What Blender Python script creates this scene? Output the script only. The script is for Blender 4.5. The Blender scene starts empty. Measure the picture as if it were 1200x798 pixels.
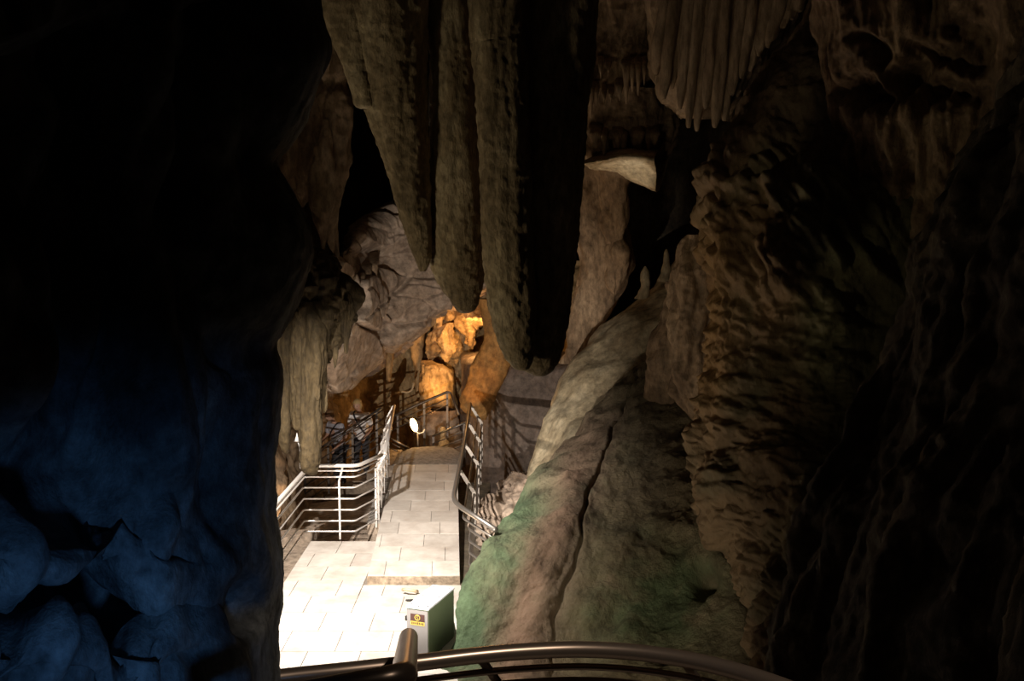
import bpy, math, random
import numpy as np
from mathutils import Vector

# ------------------------------------------------------------------ camera, world, lights
scene = bpy.context.scene
COL = scene.collection
F_PX, PITCH, CAM_Z = 1167.0, math.radians(6.0), 4.8
cam_d = bpy.data.cameras.new('camera'); cam = bpy.data.objects.new('camera', cam_d)
COL.objects.link(cam); scene.camera = cam
cam.location = (0, 0, CAM_Z); cam.rotation_euler = (math.radians(90) - PITCH, 0, 0)
cam_d.sensor_width = 36.0; cam_d.lens = 36.0 * F_PX / 1200.0; cam_d.clip_start = 0.05; cam_d.clip_end = 200

world = bpy.data.worlds.new('world'); scene.world = world; world.use_nodes = True
world.node_tree.nodes['Background'].inputs[0].default_value = (0.004, 0.0035, 0.003, 1)
world.node_tree.nodes['Background'].inputs[1].default_value = 0.15
vs = scene.view_settings
vs.view_transform = 'Standard'; vs.look = 'None'; vs.gamma = 1.0; vs.use_curve_mapping = False
vs.exposure = 0.0

def ray(px, py):
    cp, sp = math.cos(PITCH), math.sin(PITCH)
    x = (px - 600.0) / F_PX; y = -(py - 399.0) / F_PX
    return np.array([x, cp + y * sp, -sp + y * cp])
def at(px, py, Y):
    d = ray(px, py); t = Y / d[1]
    return np.array([d[0] * t, Y, CAM_Z + d[2] * t])
def on_floor(px, py, z=0.0):
    d = ray(px, py); t = (z - CAM_Z) / d[2]
    return np.array([d[0] * t, d[1] * t, z])

def lamp(name, kind, loc, energy, color, target=None, size=0.05, angle=None, blend=0.5):
    ld = bpy.data.lights.new(name, kind); lo = bpy.data.objects.new(name, ld); COL.objects.link(lo)
    lo.location = tuple(loc); ld.energy = energy; ld.color = color
    if kind in ('POINT', 'SPOT'): ld.shadow_soft_size = size
    if kind == 'SPOT': ld.spot_size = math.radians(angle); ld.spot_blend = blend
    if target is not None:
        v = Vector(tuple(target)) - Vector(tuple(loc))
        lo.rotation_euler = v.to_track_quat('-Z', 'Y').to_euler()
    return lo
WARM = (1.0, 0.86, 0.70); ORANGE = (1.0, 0.52, 0.17); BROWN = (1.0, 0.70, 0.44)
# lamps of the show cave: floodlight above the landing (hidden behind the near rock on the left) and a low one under the stairs
lamp('landing_floodlight', 'SPOT', (-2.85, 10.6, 4.75), 3500, (1.0, 0.91, 0.82), (-2.2, 13.2, 0.0), 0.06, 96, 1.0)
lamp('low_floodlight', 'SPOT', (-1.35, 6.3, 1.27), 2800, (1.0, 0.88, 0.76), (-1.0, 20.0, 1.95), 0.008, 35, 0.7)
lamp('mossy_rock_fill', 'SPOT', (-0.9, 6.5, 0.9), 270, (1.0, 0.86, 0.66), (1.15, 11.2, 1.0), 0.2, 66, 1.0)  # fill lamp added to brighten the rock's right side
# unseen uplights placed to graze the stalactites and the walls, no fixtures
lamp('stalactite_uplight', 'SPOT', (-3.4, 6.6, 2.6), 150, (1.0, 0.82, 0.52), (-0.8, 9.2, 6.0), 0.2, 100, 0.9)
lamp('flowstone_uplight', 'SPOT', (-1.9, 12.6, 0.5), 85, BROWN, (3.0, 12.0, 5.3), 0.3, 75, 0.9)
lamp('back_uplight', 'SPOT', (-0.1, 17.2, 0.5), 200, BROWN, (2.2, 19.5, 7.0), 0.15, 80, 0.9)
lamp('flake_spot', 'SPOT', at(752, 285, 17.6), 45, WARM, at(738, 203, 18.8), 0.05, 36, 0.6)
lamp('left_uplight', 'SPOT', (-3.9, 16.6, -0.2), 75, BROWN, (-3.7, 18.5, 4.8), 0.12, 95, 0.8)
lamp('rail_fill', 'SPOT', (1.6, 0.9, 7.2), 240, WARM, (0.45, 3.3, 3.3), 0.1, 40, 0.8)  # unseen lamp added overhead to brighten the near rails
# orange lamps inside the grotto
lamp('grotto_lamp_low', 'SPOT', at(503, 482, 22.6), 110, ORANGE, at(524, 410, 24.2), 0.12, 78, 0.9)
lamp('grotto_lamp_high', 'POINT', at(552, 392, 23.0), 60, ORANGE, size=0.08)
lamp('grotto_lamp_side', 'POINT', at(524, 496, 21.3), 5, ORANGE, size=0.06)
lamp('slab_fill', 'SPOT', at(528, 502, 19.9), 50, ORANGE, at(558, 450, 20.7), 0.06, 42, 0.8)  # added spot without a fixture, cone kept to the hanging slab
# blue lamp at the foot of the near rock
lamp('blue_lamp', 'SPOT', (-0.20, 0.75, 3.98), 11, (0.15, 0.43, 1.0), at(140, 800, 1.8), 0.06, 46, 1.0)

# ------------------------------------------------------------------ noise (numpy)
rng = np.random.RandomState(7); random.seed(7)
PERM = rng.permutation(256); PERM = np.concatenate([PERM, PERM, PERM])
GR = rng.normal(size=(256, 3)); GR /= np.linalg.norm(GR, axis=1)[:, None]
RP = rng.rand(256, 4)
def hsh(i, j, k):
    return PERM[PERM[PERM[i & 255] + (j & 255)] + (k & 255)]
def pn(P):
    I = np.floor(P).astype(np.int64); f = P - I
    u = f * f * f * (f * (f * 6 - 15) + 10); out = np.zeros(len(P))
    for a in (0, 1):
        wx = u[:, 0] if a else 1 - u[:, 0]
        for b in (0, 1):
            wy = u[:, 1] if b else 1 - u[:, 1]
            for c in (0, 1):
                wz = u[:, 2] if c else 1 - u[:, 2]
                g = GR[hsh(I[:, 0] + a, I[:, 1] + b, I[:, 2] + c)]
                out += wx * wy * wz * (g[:, 0] * (f[:, 0] - a) + g[:, 1] * (f[:, 1] - b) + g[:, 2] * (f[:, 2] - c))
    return out * 1.5
def fbm(P, octv=4, gain=0.5, lac=2.03):
    s = np.zeros(len(P)); a = 1.0
    for _ in range(octv):
        s += a * pn(P); P = P * lac + 17.3; a *= gain
    return s
def billow(P, octv=3, gain=0.5, lac=2.1):
    s = np.zeros(len(P)); a = 1.0
    for _ in range(octv):
        s += a * (np.abs(pn(P)) * 2 - 0.6); P = P * lac + 9.1; a *= gain
    return s
def worley(P):
    I = np.floor(P).astype(np.int64); f = P - I
    d1 = np.full(len(P), 9.0); d2 = np.full(len(P), 9.0); cid = np.zeros(len(P))
    for a in (-1, 0, 1):
        for b in (-1, 0, 1):
            for c in (-1, 0, 1):
                h = hsh(I[:, 0] + a, I[:, 1] + b, I[:, 2] + c); r = RP[h]
                d = np.sqrt((a + r[:, 0] - f[:, 0])**2 + (b + r[:, 1] - f[:, 1])**2 + (c + r[:, 2] - f[:, 2])**2)
                n1 = d < d1
                d2 = np.where(n1, d1, np.minimum(d2, d)); cid = np.where(n1, r[:, 3], cid); d1 = np.where(n1, d, d1)
    return d1, d2, cid
S3 = lambda a, b, c: np.array([a, b, c], float)
def flutes(P, fx, fz, warp=0.3):           # hanging flutes: stretched along z, sharp grooves
    Q = P * S3(fx, fx, fz)
    Q = Q + warp * np.stack([pn(P * fx * 0.5 + 3.1), pn(P * fx * 0.5 + 8.7), np.zeros(len(P))], 1)
    return billow(Q, 2, 0.45)
def blobs(P, f):                           # popcorn / cauliflower lumps
    d1, d2, c = worley(P * f)
    return 0.6 - d1
def cracks(P, f):                          # broken bedrock: cells at uneven depth
    Q = P + 0.25 * np.stack([pn(P * 1.3), pn(P * 1.3 + 5), pn(P * 1.3 + 11)], 1)
    d1, d2, c = worley(Q * f)
    e = np.clip((d2 - d1) * 8, 0, 1)
    return (c - 0.5) * e - (1 - e) * 0.35

# ------------------------------------------------------------------ materials
def new_mat(name):
    m = bpy.data.materials.new(name); m.use_nodes = True
    nt = m.node_tree; b = nt.nodes['Principled BSDF']
    return m, nt, b
def plain(name, col, rough=0.6, metal=0.0, emit=None, estr=0.0):
    m, nt, b = new_mat(name)
    b.inputs['Base Color'].default_value = (*col, 1); b.inputs['Roughness'].default_value = rough
    b.inputs['Metallic'].default_value = metal
    if emit:
        b.inputs['Emission Color'].default_value = (*emit, 1); b.inputs['Emission Strength'].default_value = estr
    return m
def rock(name, c1, c2, c3, scale=2.0, stretch=1.0, bump=0.5, fine=14.0, rough=0.75, attr=False, bdist=0.05):
    m, nt, b = new_mat(name); L = nt.links; N = nt.nodes
    tc = N.new('ShaderNodeTexCoord'); mp = N.new('ShaderNodeMapping')
    mp.inputs['Scale'].default_value = (1, 1, stretch); L.new(tc.outputs['Object'], mp.inputs['Vector'])
    n1 = N.new('ShaderNodeTexNoise'); n1.inputs['Scale'].default_value = scale
    n1.inputs['Detail'].default_value = 9; n1.inputs['Roughness'].default_value = 0.65
    n2 = N.new('ShaderNodeTexNoise'); n2.inputs['Scale'].default_value = fine
    n2.inputs['Detail'].default_value = 7; n2.inputs['Roughness'].default_value = 0.7
    for n in (n1, n2): L.new(mp.outputs[0], n.inputs['Vector'])
    r = N.new('ShaderNodeValToRGB'); L.new(n1.outputs['Fac'], r.inputs[0])
    e = r.color_ramp.elements
    e[0].position = 0.33; e[0].color = (*c1, 1); e[1].position = 0.68; e[1].color = (*c3, 1)
    q = e.new(0.5); q.color = (*c2, 1)
    mx = N.new('ShaderNodeMix'); mx.data_type = 'RGBA'; mx.blend_type = 'OVERLAY'; mx.inputs[0].default_value = 0.55
    r2 = N.new('ShaderNodeValToRGB'); L.new(n2.outputs['Fac'], r2.inputs[0])
    r2.color_ramp.elements[0].position = 0.3; r2.color_ramp.elements[1].position = 0.72
    L.new(r.outputs[0], mx.inputs[6]); L.new(r2.outputs[0], mx.inputs[7])
    out = mx.outputs[2]
    if attr:
        a = N.new('ShaderNodeAttribute'); a.attribute_name = 'tint'
        m2 = N.new('ShaderNodeMix'); m2.data_type = 'RGBA'; m2.blend_type = 'MULTIPLY'; m2.inputs[0].default_value = 1.0
        L.new(out, m2.inputs[6]); L.new(a.outputs['Color'], m2.inputs[7]); out = m2.outputs[2]
    L.new(out, b.inputs['Base Color'])
    b.inputs['Roughness'].default_value = rough
    b.inputs['Specular IOR Level'].default_value = 0.35
    bp = N.new('ShaderNodeBump'); bp.inputs['Strength'].default_value = bump; bp.inputs['Distance'].default_value = bdist
    L.new(n2.outputs['Fac'], bp.inputs['Height']); L.new(bp.outputs[0], b.inputs['Normal'])
    return m

M = {}
M['near'] = rock('near_rock', (.10, .10, .10), (.26, .265, .27), (.48, .48, .47), 4.0, .8, .7, 22, .8, bdist=.02)
M['brown'] = rock('brown_flowstone', (.13, .085, .05), (.26, .18, .11), (.40, .29, .185), 1.7, .45, .8, 11, .7)
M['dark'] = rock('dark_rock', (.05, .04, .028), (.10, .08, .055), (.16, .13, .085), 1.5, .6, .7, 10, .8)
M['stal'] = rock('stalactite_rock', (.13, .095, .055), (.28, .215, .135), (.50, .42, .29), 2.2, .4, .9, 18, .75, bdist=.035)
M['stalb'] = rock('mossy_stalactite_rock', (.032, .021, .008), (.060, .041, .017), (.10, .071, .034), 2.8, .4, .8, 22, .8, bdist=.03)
M['curtain'] = rock('curtain_rock', (.23, .16, .10), (.34, .25, .165), (.46, .35, .24), 2.0, .3, .6, 9, .65)
M['pale'] = rock('pale_rock', (.30, .23, .14), (.45, .37, .24), (.58, .50, .35), 1.2, .6, .4, 8, .65)
M['bed'] = rock('bedrock', (.24, .175, .125), (.38, .29, .22), (.52, .42, .33), .8, 1, .35, 7, .8)
M['wallgrey'] = rock('grey_wall_rock', (.13, .10, .082), (.19, .15, .125), (.26, .21, .175), 1.1, 1, .4, 7, .85)
M['grot'] = rock('grotto_flowstone', (.26, .16, .07), (.46, .31, .15), (.66, .48, .27), 2.2, .5, .8, 9, .55)
M['slabglow'] = rock('glow_tinted_rock', (.22, .10, .025), (.34, .17, .05), (.44, .25, .085), 1.6, .7, .5, 9, .7)  # orange lamp glow put into the hanging slab's base colour
M['moss'] = rock('mossy_rock', (.42, .40, .38), (.75, .74, .72), (1.0, 1.0, 1.0), 2.6, .7, 1.0, 24, .85, attr=True)
M['flow'] = rock('flowstone_terraces', (.50, .48, .46), (.8, .8, .8), (1.0, 1.0, 1.0), 2.4, .5, .8, 13, .7, attr=True)
M['ground'] = rock('ground_concrete', (.27, .21, .16), (.40, .32, .25), (.50, .41, .32), 1.3, 1, .3, 9, .85)
M['concrete'] = rock('grey_concrete', (.25, .225, .20), (.33, .30, .27), (.42, .38, .34), 1.6, 1, .25, 14, .85)
def tile_mat(name, dk):
    m, nt, b = new_mat(name); N = nt.nodes; L = nt.links
    tc = N.new('ShaderNodeTexCoord'); oi = N.new('ShaderNodeObjectInfo')
    n = N.new('ShaderNodeTexNoise'); n.inputs['Scale'].default_value = 2.3; n.inputs['Detail'].default_value = 8
    n.inputs['Roughness'].default_value = .65
    L.new(tc.outputs['Object'], n.inputs['Vector'])
    r = N.new('ShaderNodeValToRGB'); L.new(n.outputs['Fac'], r.inputs[0])
    r.color_ramp.elements[0].position = .3; r.color_ramp.elements[0].color = (.46 * dk, .40 * dk, .345 * dk, 1)
    r.color_ramp.elements[1].position = .62; r.color_ramp.elements[1].color = (.68 * dk, .63 * dk, .57 * dk, 1)
    h = N.new('ShaderNodeHueSaturation'); L.new(r.outputs[0], h.inputs['Color'])
    mr = N.new('ShaderNodeMapRange'); mr.inputs[3].default_value = .86; mr.inputs[4].default_value = 1.06
    L.new(oi.outputs['Random'], mr.inputs[0]); L.new(mr.outputs[0], h.inputs['Value'])
    L.new(h.outputs[0], b.inputs['Base Color']); b.inputs['Roughness'].default_value = .55
    return m
M['tile'] = tile_mat('beige_tile', 1.0)
M['riser'] = rock('riser_stone', (.20, .15, .105), (.30, .235, .17), (.40, .32, .24), 3, 1, .3, 14, .85)
M['grout'] = plain('grout', (.20, .17, .14), .9)
M['steel'] = plain('stainless_steel', (.22, .20, .18), .42, .85)
M['gun'] = plain('dark_steel', (.13, .11, .095), .42, .6)
M['rail'] = plain('brushed_steel', (.74, .70, .66), .42, .45)
M['darkrail'] = plain('polished_handrail', (.46, .35, .28), .30, .8)
M['white'] = plain('white_enamel', (.80, .79, .78), .4)
M['cabgreen'] = plain('green_enamel', (.115, .145, .08), .5)
M['cabtop'] = plain('cabinet_lid', (.72, .73, .78), .45)
M['cabfront'] = plain('cabinet_door', (.25, .24, .24), .5)
M['black'] = plain('black_rubber', (.02, .018, .016), .7)
M['signdark'] = plain('sign_brown', (.07, .03, .025), .5)
M['signyel'] = plain('sign_yellow', (.55, .42, .08), .5)
M['skin'] = plain('skin', (.46, .27, .19), .6)
M['shirt_w'] = plain('white_cotton', (.86, .83, .83), .85)
M['shirt_g'] = plain('grey_blue_cotton', (.42, .42, .48), .85)
M['trouser'] = plain('dark_trousers', (.05, .05, .06), .85)
M['hair_b'] = plain('blond_hair', (.40, .28, .12), .6)
M['hair_d'] = plain('brown_hair', (.16, .085, .04), .6)
M['strap'] = plain('black_strap', (.02, .02, .025), .6)
M['globe'] = plain('lit_globe', (1, .9, .7), .4, 0, (1.0, .66, .28), 14.0)
M['cable'] = plain('cable', (.50, .40, .26), .6)

# ------------------------------------------------------------------ mesh helpers
def link(name, V, Fq, mat, parent=None, smooth=True, tint=None):
    V = np.asarray(V, float); me = bpy.data.meshes.new(name)
    if isinstance(Fq, np.ndarray):
        n, m = len(V), len(Fq); k = Fq.shape[1]
        me.vertices.add(n); me.vertices.foreach_set('co', V.astype(np.float32).ravel())
        me.loops.add(m * k); me.loops.foreach_set('vertex_index', Fq.astype(np.int32).ravel())
        me.polygons.add(m); me.polygons.foreach_set('loop_start', np.arange(0, m * k, k, dtype=np.int32))
        me.polygons.foreach_set('loop_total', np.full(m, k, dtype=np.int32))
        me.update(calc_edges=True)
    else:
        me.from_pydata([tuple(v) for v in V], [], Fq)
    me.polygons.foreach_set('use_smooth', np.full(len(me.polygons), smooth)); me.update()
    if tint is not None:
        a = me.attributes.new('tint', 'FLOAT_COLOR', 'POINT')
        c = np.ones((len(V), 4), np.float32); c[:, :3] = tint; a.data.foreach_set('color', c.ravel())
    me.materials.append(M[mat] if isinstance(mat, str) else mat)
    o = bpy.data.objects.new(name, me); COL.objects.link(o)
    if parent is not None: o.parent = parent
    return o
def tag(o, label=None, cat=None, group=None, kind=None):
    if label: o['label'] = label
    if cat: o['category'] = cat
    if group: o['group'] = group
    if kind: o['kind'] = kind
    return o
def thing(name, label=None, cat=None, group=None, kind=None):
    o = bpy.data.objects.new(name, None); COL.objects.link(o); o.empty_display_size = .1
    return tag(o, label, cat, group, kind)
class MB:                                   # collects several shapes for ONE part
    def __init__(s): s.V = []; s.F = []; s.n = 0
    def add(s, V, F):
        s.V.append(np.asarray(V, float)); s.F += [tuple(int(i) + s.n for i in f) for f in F]; s.n += len(V); return s
    def build(s, name, mat, parent=None, smooth=False): return link(name, np.concatenate(s.V), s.F, mat, parent, smooth)

def cr(A, n):                               # Catmull-Rom along axis 0
    K = len(A); t = np.linspace(0, K - 1, n); i = np.minimum(t.astype(int), K - 2); f = (t - i).reshape((-1,) + (1,) * (A.ndim - 1))
    p0 = A[np.maximum(i - 1, 0)]; p1 = A[i]; p2 = A[i + 1]; p3 = A[np.minimum(i + 2, K - 1)]
    return .5 * (2 * p1 + (p2 - p0) * f + (2 * p0 - 5 * p1 + 4 * p2 - p3) * f**2 + (3 * p1 - p0 - 3 * p2 + p3) * f**3)
def gridF(nv, nu, closed=False):
    idx = np.arange(nv * nu).reshape(nv, nu)
    if closed: idx = np.concatenate([idx, idx[:, :1]], 1)
    return np.stack([idx[:-1, :-1], idx[:-1, 1:], idx[1:, 1:], idx[1:, :-1]], -1).reshape(-1, 4)
def grid_normals(G, closed=False):
    if closed:
        du = np.roll(G, -1, 1) - np.roll(G, 1, 1)
    else: du = np.gradient(G, axis=1)
    dv = np.gradient(G, axis=0)
    N = np.cross(du, dv); l = np.linalg.norm(N, axis=2, keepdims=True); return N / np.maximum(l, 1e-9)
def project(P):
    d = P - np.array([0, 0, CAM_Z]); cp, sp = math.cos(PITCH), math.sin(PITCH)
    dep = d[:, 1] * cp - d[:, 2] * sp; up = d[:, 1] * sp + d[:, 2] * cp
    return 600 + F_PX * d[:, 0] / dep, 399 - F_PX * up / dep
def patch(name, rows, nv, nu, disp, mat, parent=None, tintf=None, top=None, bottom=None):
    """rows: [(py, [(px, Y), ...])] or [[(px,py,Y),...]]; a bent rock face, its noise in metres along the normal"""
    A = []
    for r in rows:
        if isinstance(r, tuple): A.append([at(px, r[0], Y) for px, Y in r[1]])
        else: A.append([at(*p) for p in r])
    if top is not None: A.insert(0, [np.array([p[0], p[1], top]) for p in A[0]])
    if bottom is not None: A.append([np.array([p[0], p[1], bottom]) for p in A[-1]])
    A = np.array(A); G = cr(A, nv); G = cr(G.transpose(1, 0, 2), nu).transpose(1, 0, 2)
    N = grid_normals(G)
    cen = np.array([0, 0, CAM_Z]); s = np.sign(np.sum(N * (cen - G), axis=2).mean()); N = N * (s if s else 1)
    P = G.reshape(-1, 3); d = disp(P)
    V = P + N.reshape(-1, 3) * d[:, None]
    t = tintf(V) if tintf else None
    return link(name, V, gridF(nv, nu), mat, parent, True, t)
def loft_grid(secs, Y0, nz, nth, disp, depth=.85, wob=.05):
    """secs: (py, pxL, pxR[, dY]) from top to bottom; a round hanging or standing body"""
    A = []
    for q in secs:
        dy = q[3] if len(q) > 3 else 0
        l = at(q[1], q[0], Y0 + dy); r = at(q[2], q[0], Y0 + dy)
        A.append([(l[0] + r[0]) / 2, Y0 + dy, (l[2] + r[2]) / 2, abs(r[0] - l[0]) / 2])
    A = cr(np.array(A), nz); A[:, 3] = np.maximum(A[:, 3], .003)
    th = np.linspace(0, 2 * math.pi, nth, endpoint=False)
    G = np.zeros((nz, nth, 3))
    G[..., 0] = A[:, 0:1] + A[:, 3:4] * np.cos(th); G[..., 1] = A[:, 1:2] + A[:, 3:4] * depth * np.sin(th); G[..., 2] = A[:, 2:3]
    P = G.reshape(-1, 3)
    R = np.zeros_like(G); R[..., 0] = np.cos(th); R[..., 1] = np.sin(th)
    d = disp(P) * np.minimum(1, np.repeat(A[:, 3], nth) / .12)
    return P + R.reshape(-1, 3) * d[:, None], gridF(nz, nth, True)
def loft(name, secs, Y0, nz, nth, disp, mat, parent=None, depth=.85, tintf=None):
    V, Fq = loft_grid(secs, Y0, nz, nth, disp, depth)
    n = len(V); nth_ = nth
    return link(name, V, Fq, mat, parent, True, tintf(V) if tintf else None)
def multi(name, parts, mat, parent=None):   # fused lobes: ONE mesh
    Vs, Fs, n = [], [], 0
    for V, Fq in parts: Vs.append(V); Fs.append(Fq + n); n += len(V)
    return link(name, np.concatenate(Vs), np.concatenate(Fs), mat, parent)

def sweep(pts, r, seg=10, flat=None, caps=True):
    """tube (or flat bar: flat=(w,t)) along a polyline -> V, F"""
    pts = [Vector(tuple(p)) for p in pts]; V = []; Fc = []
    n = len(pts); prevx = None
    for i, p in enumerate(pts):
        if i == 0: t = pts[1] - p
        elif i == n - 1: t = p - pts[i - 1]
        else: t = (pts[i + 1] - p).normalized() + (p - pts[i - 1]).normalized()
        t.normalize()
        up = Vector((0, 0, 1)) if abs(t.z) < .95 else Vector((0, 1, 0))
        if prevx is None:
            x = t.cross(up).normalized()
        else:
            x = (prevx - t * prevx.dot(t)).normalized()
        y = x.cross(t).normalized(); prevx = x
        if flat:
            w, h = flat; ring = [(-w / 2, -h / 2), (w / 2, -h / 2), (w / 2, h / 2), (-w / 2, h / 2)]
        else:
            ring = [(r * math.cos(2 * math.pi * k / seg), r * math.sin(2 * math.pi * k / seg)) for k in range(seg)]
        V += [tuple(p + x * a + y * b) for a, b in ring]
    m = 4 if flat else seg
    for i in range(n - 1):
        for k in range(m):
            a, b = i * m + k, i * m + (k + 1) % m; Fc.append((a, b, b + m, a + m))
    if caps: Fc.append(tuple(range(m - 1, -1, -1))); Fc.append(tuple(range((n - 1) * m, n * m)))
    return V, Fc
def tube(name, pts, r, mat, parent=None, seg=10, flat=None):
    V, Fc = sweep(pts, r, seg, flat); return link(name, V, Fc, mat, parent, flat is None)
def box(c, size, ax=None):
    """box centred at c; ax = (x axis, y axis) unit vectors in plan"""
    x, y, z = [s / 2 for s in size]; ex = np.array([1, 0, 0.]) if ax is None else np.array([*ax[0], 0.]); ey = np.array([0, 1, 0.]) if ax is None else np.array([*ax[1], 0.])
    V = [np.array(c) + ex * a * x + ey * b * y + np.array([0, 0, e * z]) for a, b, e in
         ((-1,-1,-1),(1,-1,-1),(1,1,-1),(-1,1,-1),(-1,-1,1),(1,-1,1),(1,1,1),(-1,1,1))]
    return V, [(0,3,2,1),(4,5,6,7),(0,1,5,4),(1,2,6,5),(2,3,7,6),(3,0,4,7)]
def prism(poly, z0, z1):
    n = len(poly); V = [(x, y, z0) for x, y in poly] + [(x, y, z1) for x, y in poly]
    return V, [tuple(range(n - 1, -1, -1)), tuple(range(n, 2 * n))] + [(i, (i + 1) % n, (i + 1) % n + n, i + n) for i in range(n)]
def round_path(pts, rad, n=5):
    pts = [np.array(p, float) for p in pts]; out = [pts[0]]
    for i in range(1, len(pts) - 1):
        a, b, c = pts[i - 1], pts[i], pts[i + 1]
        da = np.linalg.norm(a - b); dc = np.linalg.norm(c - b); r = min(rad, .45 * da, .45 * dc)
        p0 = b + (a - b) / da * r; p1 = b + (c - b) / dc * r
        for k in range(n + 1):
            t = k / n; out.append((1 - t)**2 * p0 + 2 * t * (1 - t) * b + t * t * p1)
    out.append(pts[-1]); return out

# ------------------------------------------------------------------ THE SETTING: cave shell
def lerp_list(tab, y):
    return float(np.interp(y, [t[0] for t in tab], [t[1] for t in tab]))

# ground under everything
def ground():
    nx, ny = 90, 110
    xs = np.linspace(-13, 14, nx); ys = np.linspace(-2, 33, ny); X, Yg = np.meshgrid(xs, ys)
    P = np.stack([X, Yg, np.zeros_like(X)], -1).reshape(-1, 3)
    P[:, 2] = -1.25 + .25 * fbm(P * .35, 3) - .08 * np.clip(P[:, 1] - 20, 0, 9)
    return tag(link('floor', P, gridF(ny, nx), 'ground'), 'rough brown cave ground below the walkways', kind='structure')
ground()
def ceiling():
    nx, ny = 100, 120
    xs = np.linspace(-13, 14, nx); ys = np.linspace(-2, 33, ny); X, Yg = np.meshgrid(xs, ys)
    P = np.stack([X, Yg, np.zeros_like(X)], -1).reshape(-1, 3)
    P[:, 2] = 10.6 + .7 * fbm(P * .3, 5)
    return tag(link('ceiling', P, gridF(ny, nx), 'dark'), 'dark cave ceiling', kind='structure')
ceiling()
def back_wall():
    nv, nu = 150, 300
    th = np.linspace(math.radians(-8), math.radians(188), nu); z = np.linspace(-3, 12.5, nv)
    T, Z = np.meshgrid(th, z)
    G = np.stack([-12.5 * np.cos(T), 12 + 17.5 * np.sin(T), Z], -1); P = G.reshape(-1, 3)
    N = np.stack([np.cos(T), -np.sin(T), 0 * T], -1).reshape(-1, 3)
    d = .9 * fbm(P * S3(.3, .3, .2), 4) + .35 * flutes(P, 1.0, .25)
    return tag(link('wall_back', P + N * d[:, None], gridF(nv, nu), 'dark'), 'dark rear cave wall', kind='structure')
back_wall()
def rear_closure():                        # cave wall behind the viewer
    nv, nu = 30, 60
    x = np.linspace(-13, 14, nu); z = np.linspace(-3, 12.5, nv); X, Z = np.meshgrid(x, z)
    P = np.stack([X, 0 * X - 1.6, Z], -1).reshape(-1, 3); P[:, 1] += .3 * fbm(P * .5, 3)
    return tag(link('wall_front', P, gridF(nv, nu), 'dark'), 'dark cave wall behind the viewpoint', kind='structure')
rear_closure()

# near rock on the left (nearly black, blue glow at its foot)
EL = [(-400, 372), (0, 374), (45, 385), (62, 388), (95, 374), (155, 353), (190, 326), (200, 327), (229, 345), (276, 367), (313, 363),
      (345, 352), (368, 342), (395, 327), (408, 322), (425, 328), (445, 331), (480, 327), (530, 322), (600, 323), (640, 329), (670, 331), (700, 329), (740, 325),
      (798, 327), (1400, 330)]
def near_left():
    rows = []
    for py in list(range(-240, 960, 24)) + [1000, 1100, 1250, 1450]:
        e = lerp_list(EL, py); o = 0
        o += .30 * math.exp(-((py - 712) / 20.0)**2)               # the horizontal crevice
        o -= .22 / (1 + math.exp(-(py - 738) / 8.0))               # the bulging foot below it
        o -= .10 * math.exp(-((py - 650) / 50.0)**2)
        ol = o * .9; orr = o * .35
        rows.append((py, [(-420, 1.2 + ol), (-200, 1.5 + ol), (0, 1.8 + ol), (90, 2.0 + ol), (180, 2.15 + ol), (250, 2.3 + orr), (e - 30, 2.5 + orr),
                          (e - 6, 2.68), (e, 2.95), (e - 12, 3.3), (e - 90, 4.0), (e - 330, 4.6), (e - 700, 5.0)]))
    def dz(P):
        px, py = project(P); k = np.clip((330 - px) / 130, 0, 1) * (px < 326)
        f = .20 * np.abs(pn(P * S3(3.2, 3.2, 1.6) + 4)) + .07 * np.abs(pn(P * S3(7, 7, 3.5))) - .10
        return k * f * 1.6 + .010 * fbm(P * 9, 4)
    o = patch('wall_left', rows, 330, 260, dz, 'near', top=11.5, bottom=1.8)
    tag(o, 'near dark rock wall with blue glow at its foot', kind='structure')
near_left()

# near rock on the right
ER = [(-300, 1400), (-100, 1290), (0, 1238), (60, 1200), (150, 1132), (250, 1076), (300, 1049), (390, 1036), (460, 1011), (560, 962), (650, 931), (740, 906), (800, 893), (1000, 870), (1300, 850)]
def near_right():
    rows = []
    for py in list(range(-240, 960, 60)) + [1000, 1150, 1350]:
        e = lerp_list(ER, py)
        rows.append((py, [(e + 160, 9.5), (e + 40, 8.0), (e, 7.3), (e + 18, 6.9), (e + 70, 6.4), (e + 150, 5.6), (e + 260, 4.7), (e + 420, 3.7), (e + 700, 2.6), (e + 1100, 1.6)]))
    def dz(P): return .16 * fbm(P * S3(.9, .9, .5), 3) + .13 * flutes(P, 2.0, .45) + .03 * fbm(P * 8, 3)
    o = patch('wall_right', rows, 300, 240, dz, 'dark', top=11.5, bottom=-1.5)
    tag(o, 'near dark rock wall', kind='structure')
near_right()

# left mid wall behind the landing railing
def left_mid():
    rows = []
    for py, Y in ((120, 21.5), (200, 21), (280, 20.5), (340, 20), (400, 19.5), (450, 19.5), (500, 19), (550, 18.6), (600, 18), (650, 17.2), (700, 16.5)):
        rows.append((py, [(-260, Y - 9.5), (-60, Y - 7.5), (100, Y - 5.5), (230, Y - 3.5), (300, Y - 2), (330, Y - .6), (348, Y + .2), (366, Y + 1), (380, Y + 2.2), (392, Y + 4)]))
    def dz(P): return .35 * fbm(P * .6, 3) + .16 * flutes(P, 1.6, .4) + .05 * fbm(P * 4, 4)
    o = patch('wall_left', rows, 260, 190, dz, 'brown', top=11.5, bottom=-2)
    tag(o, 'brown rock wall behind the landing railing', kind='structure')
left_mid()

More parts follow.
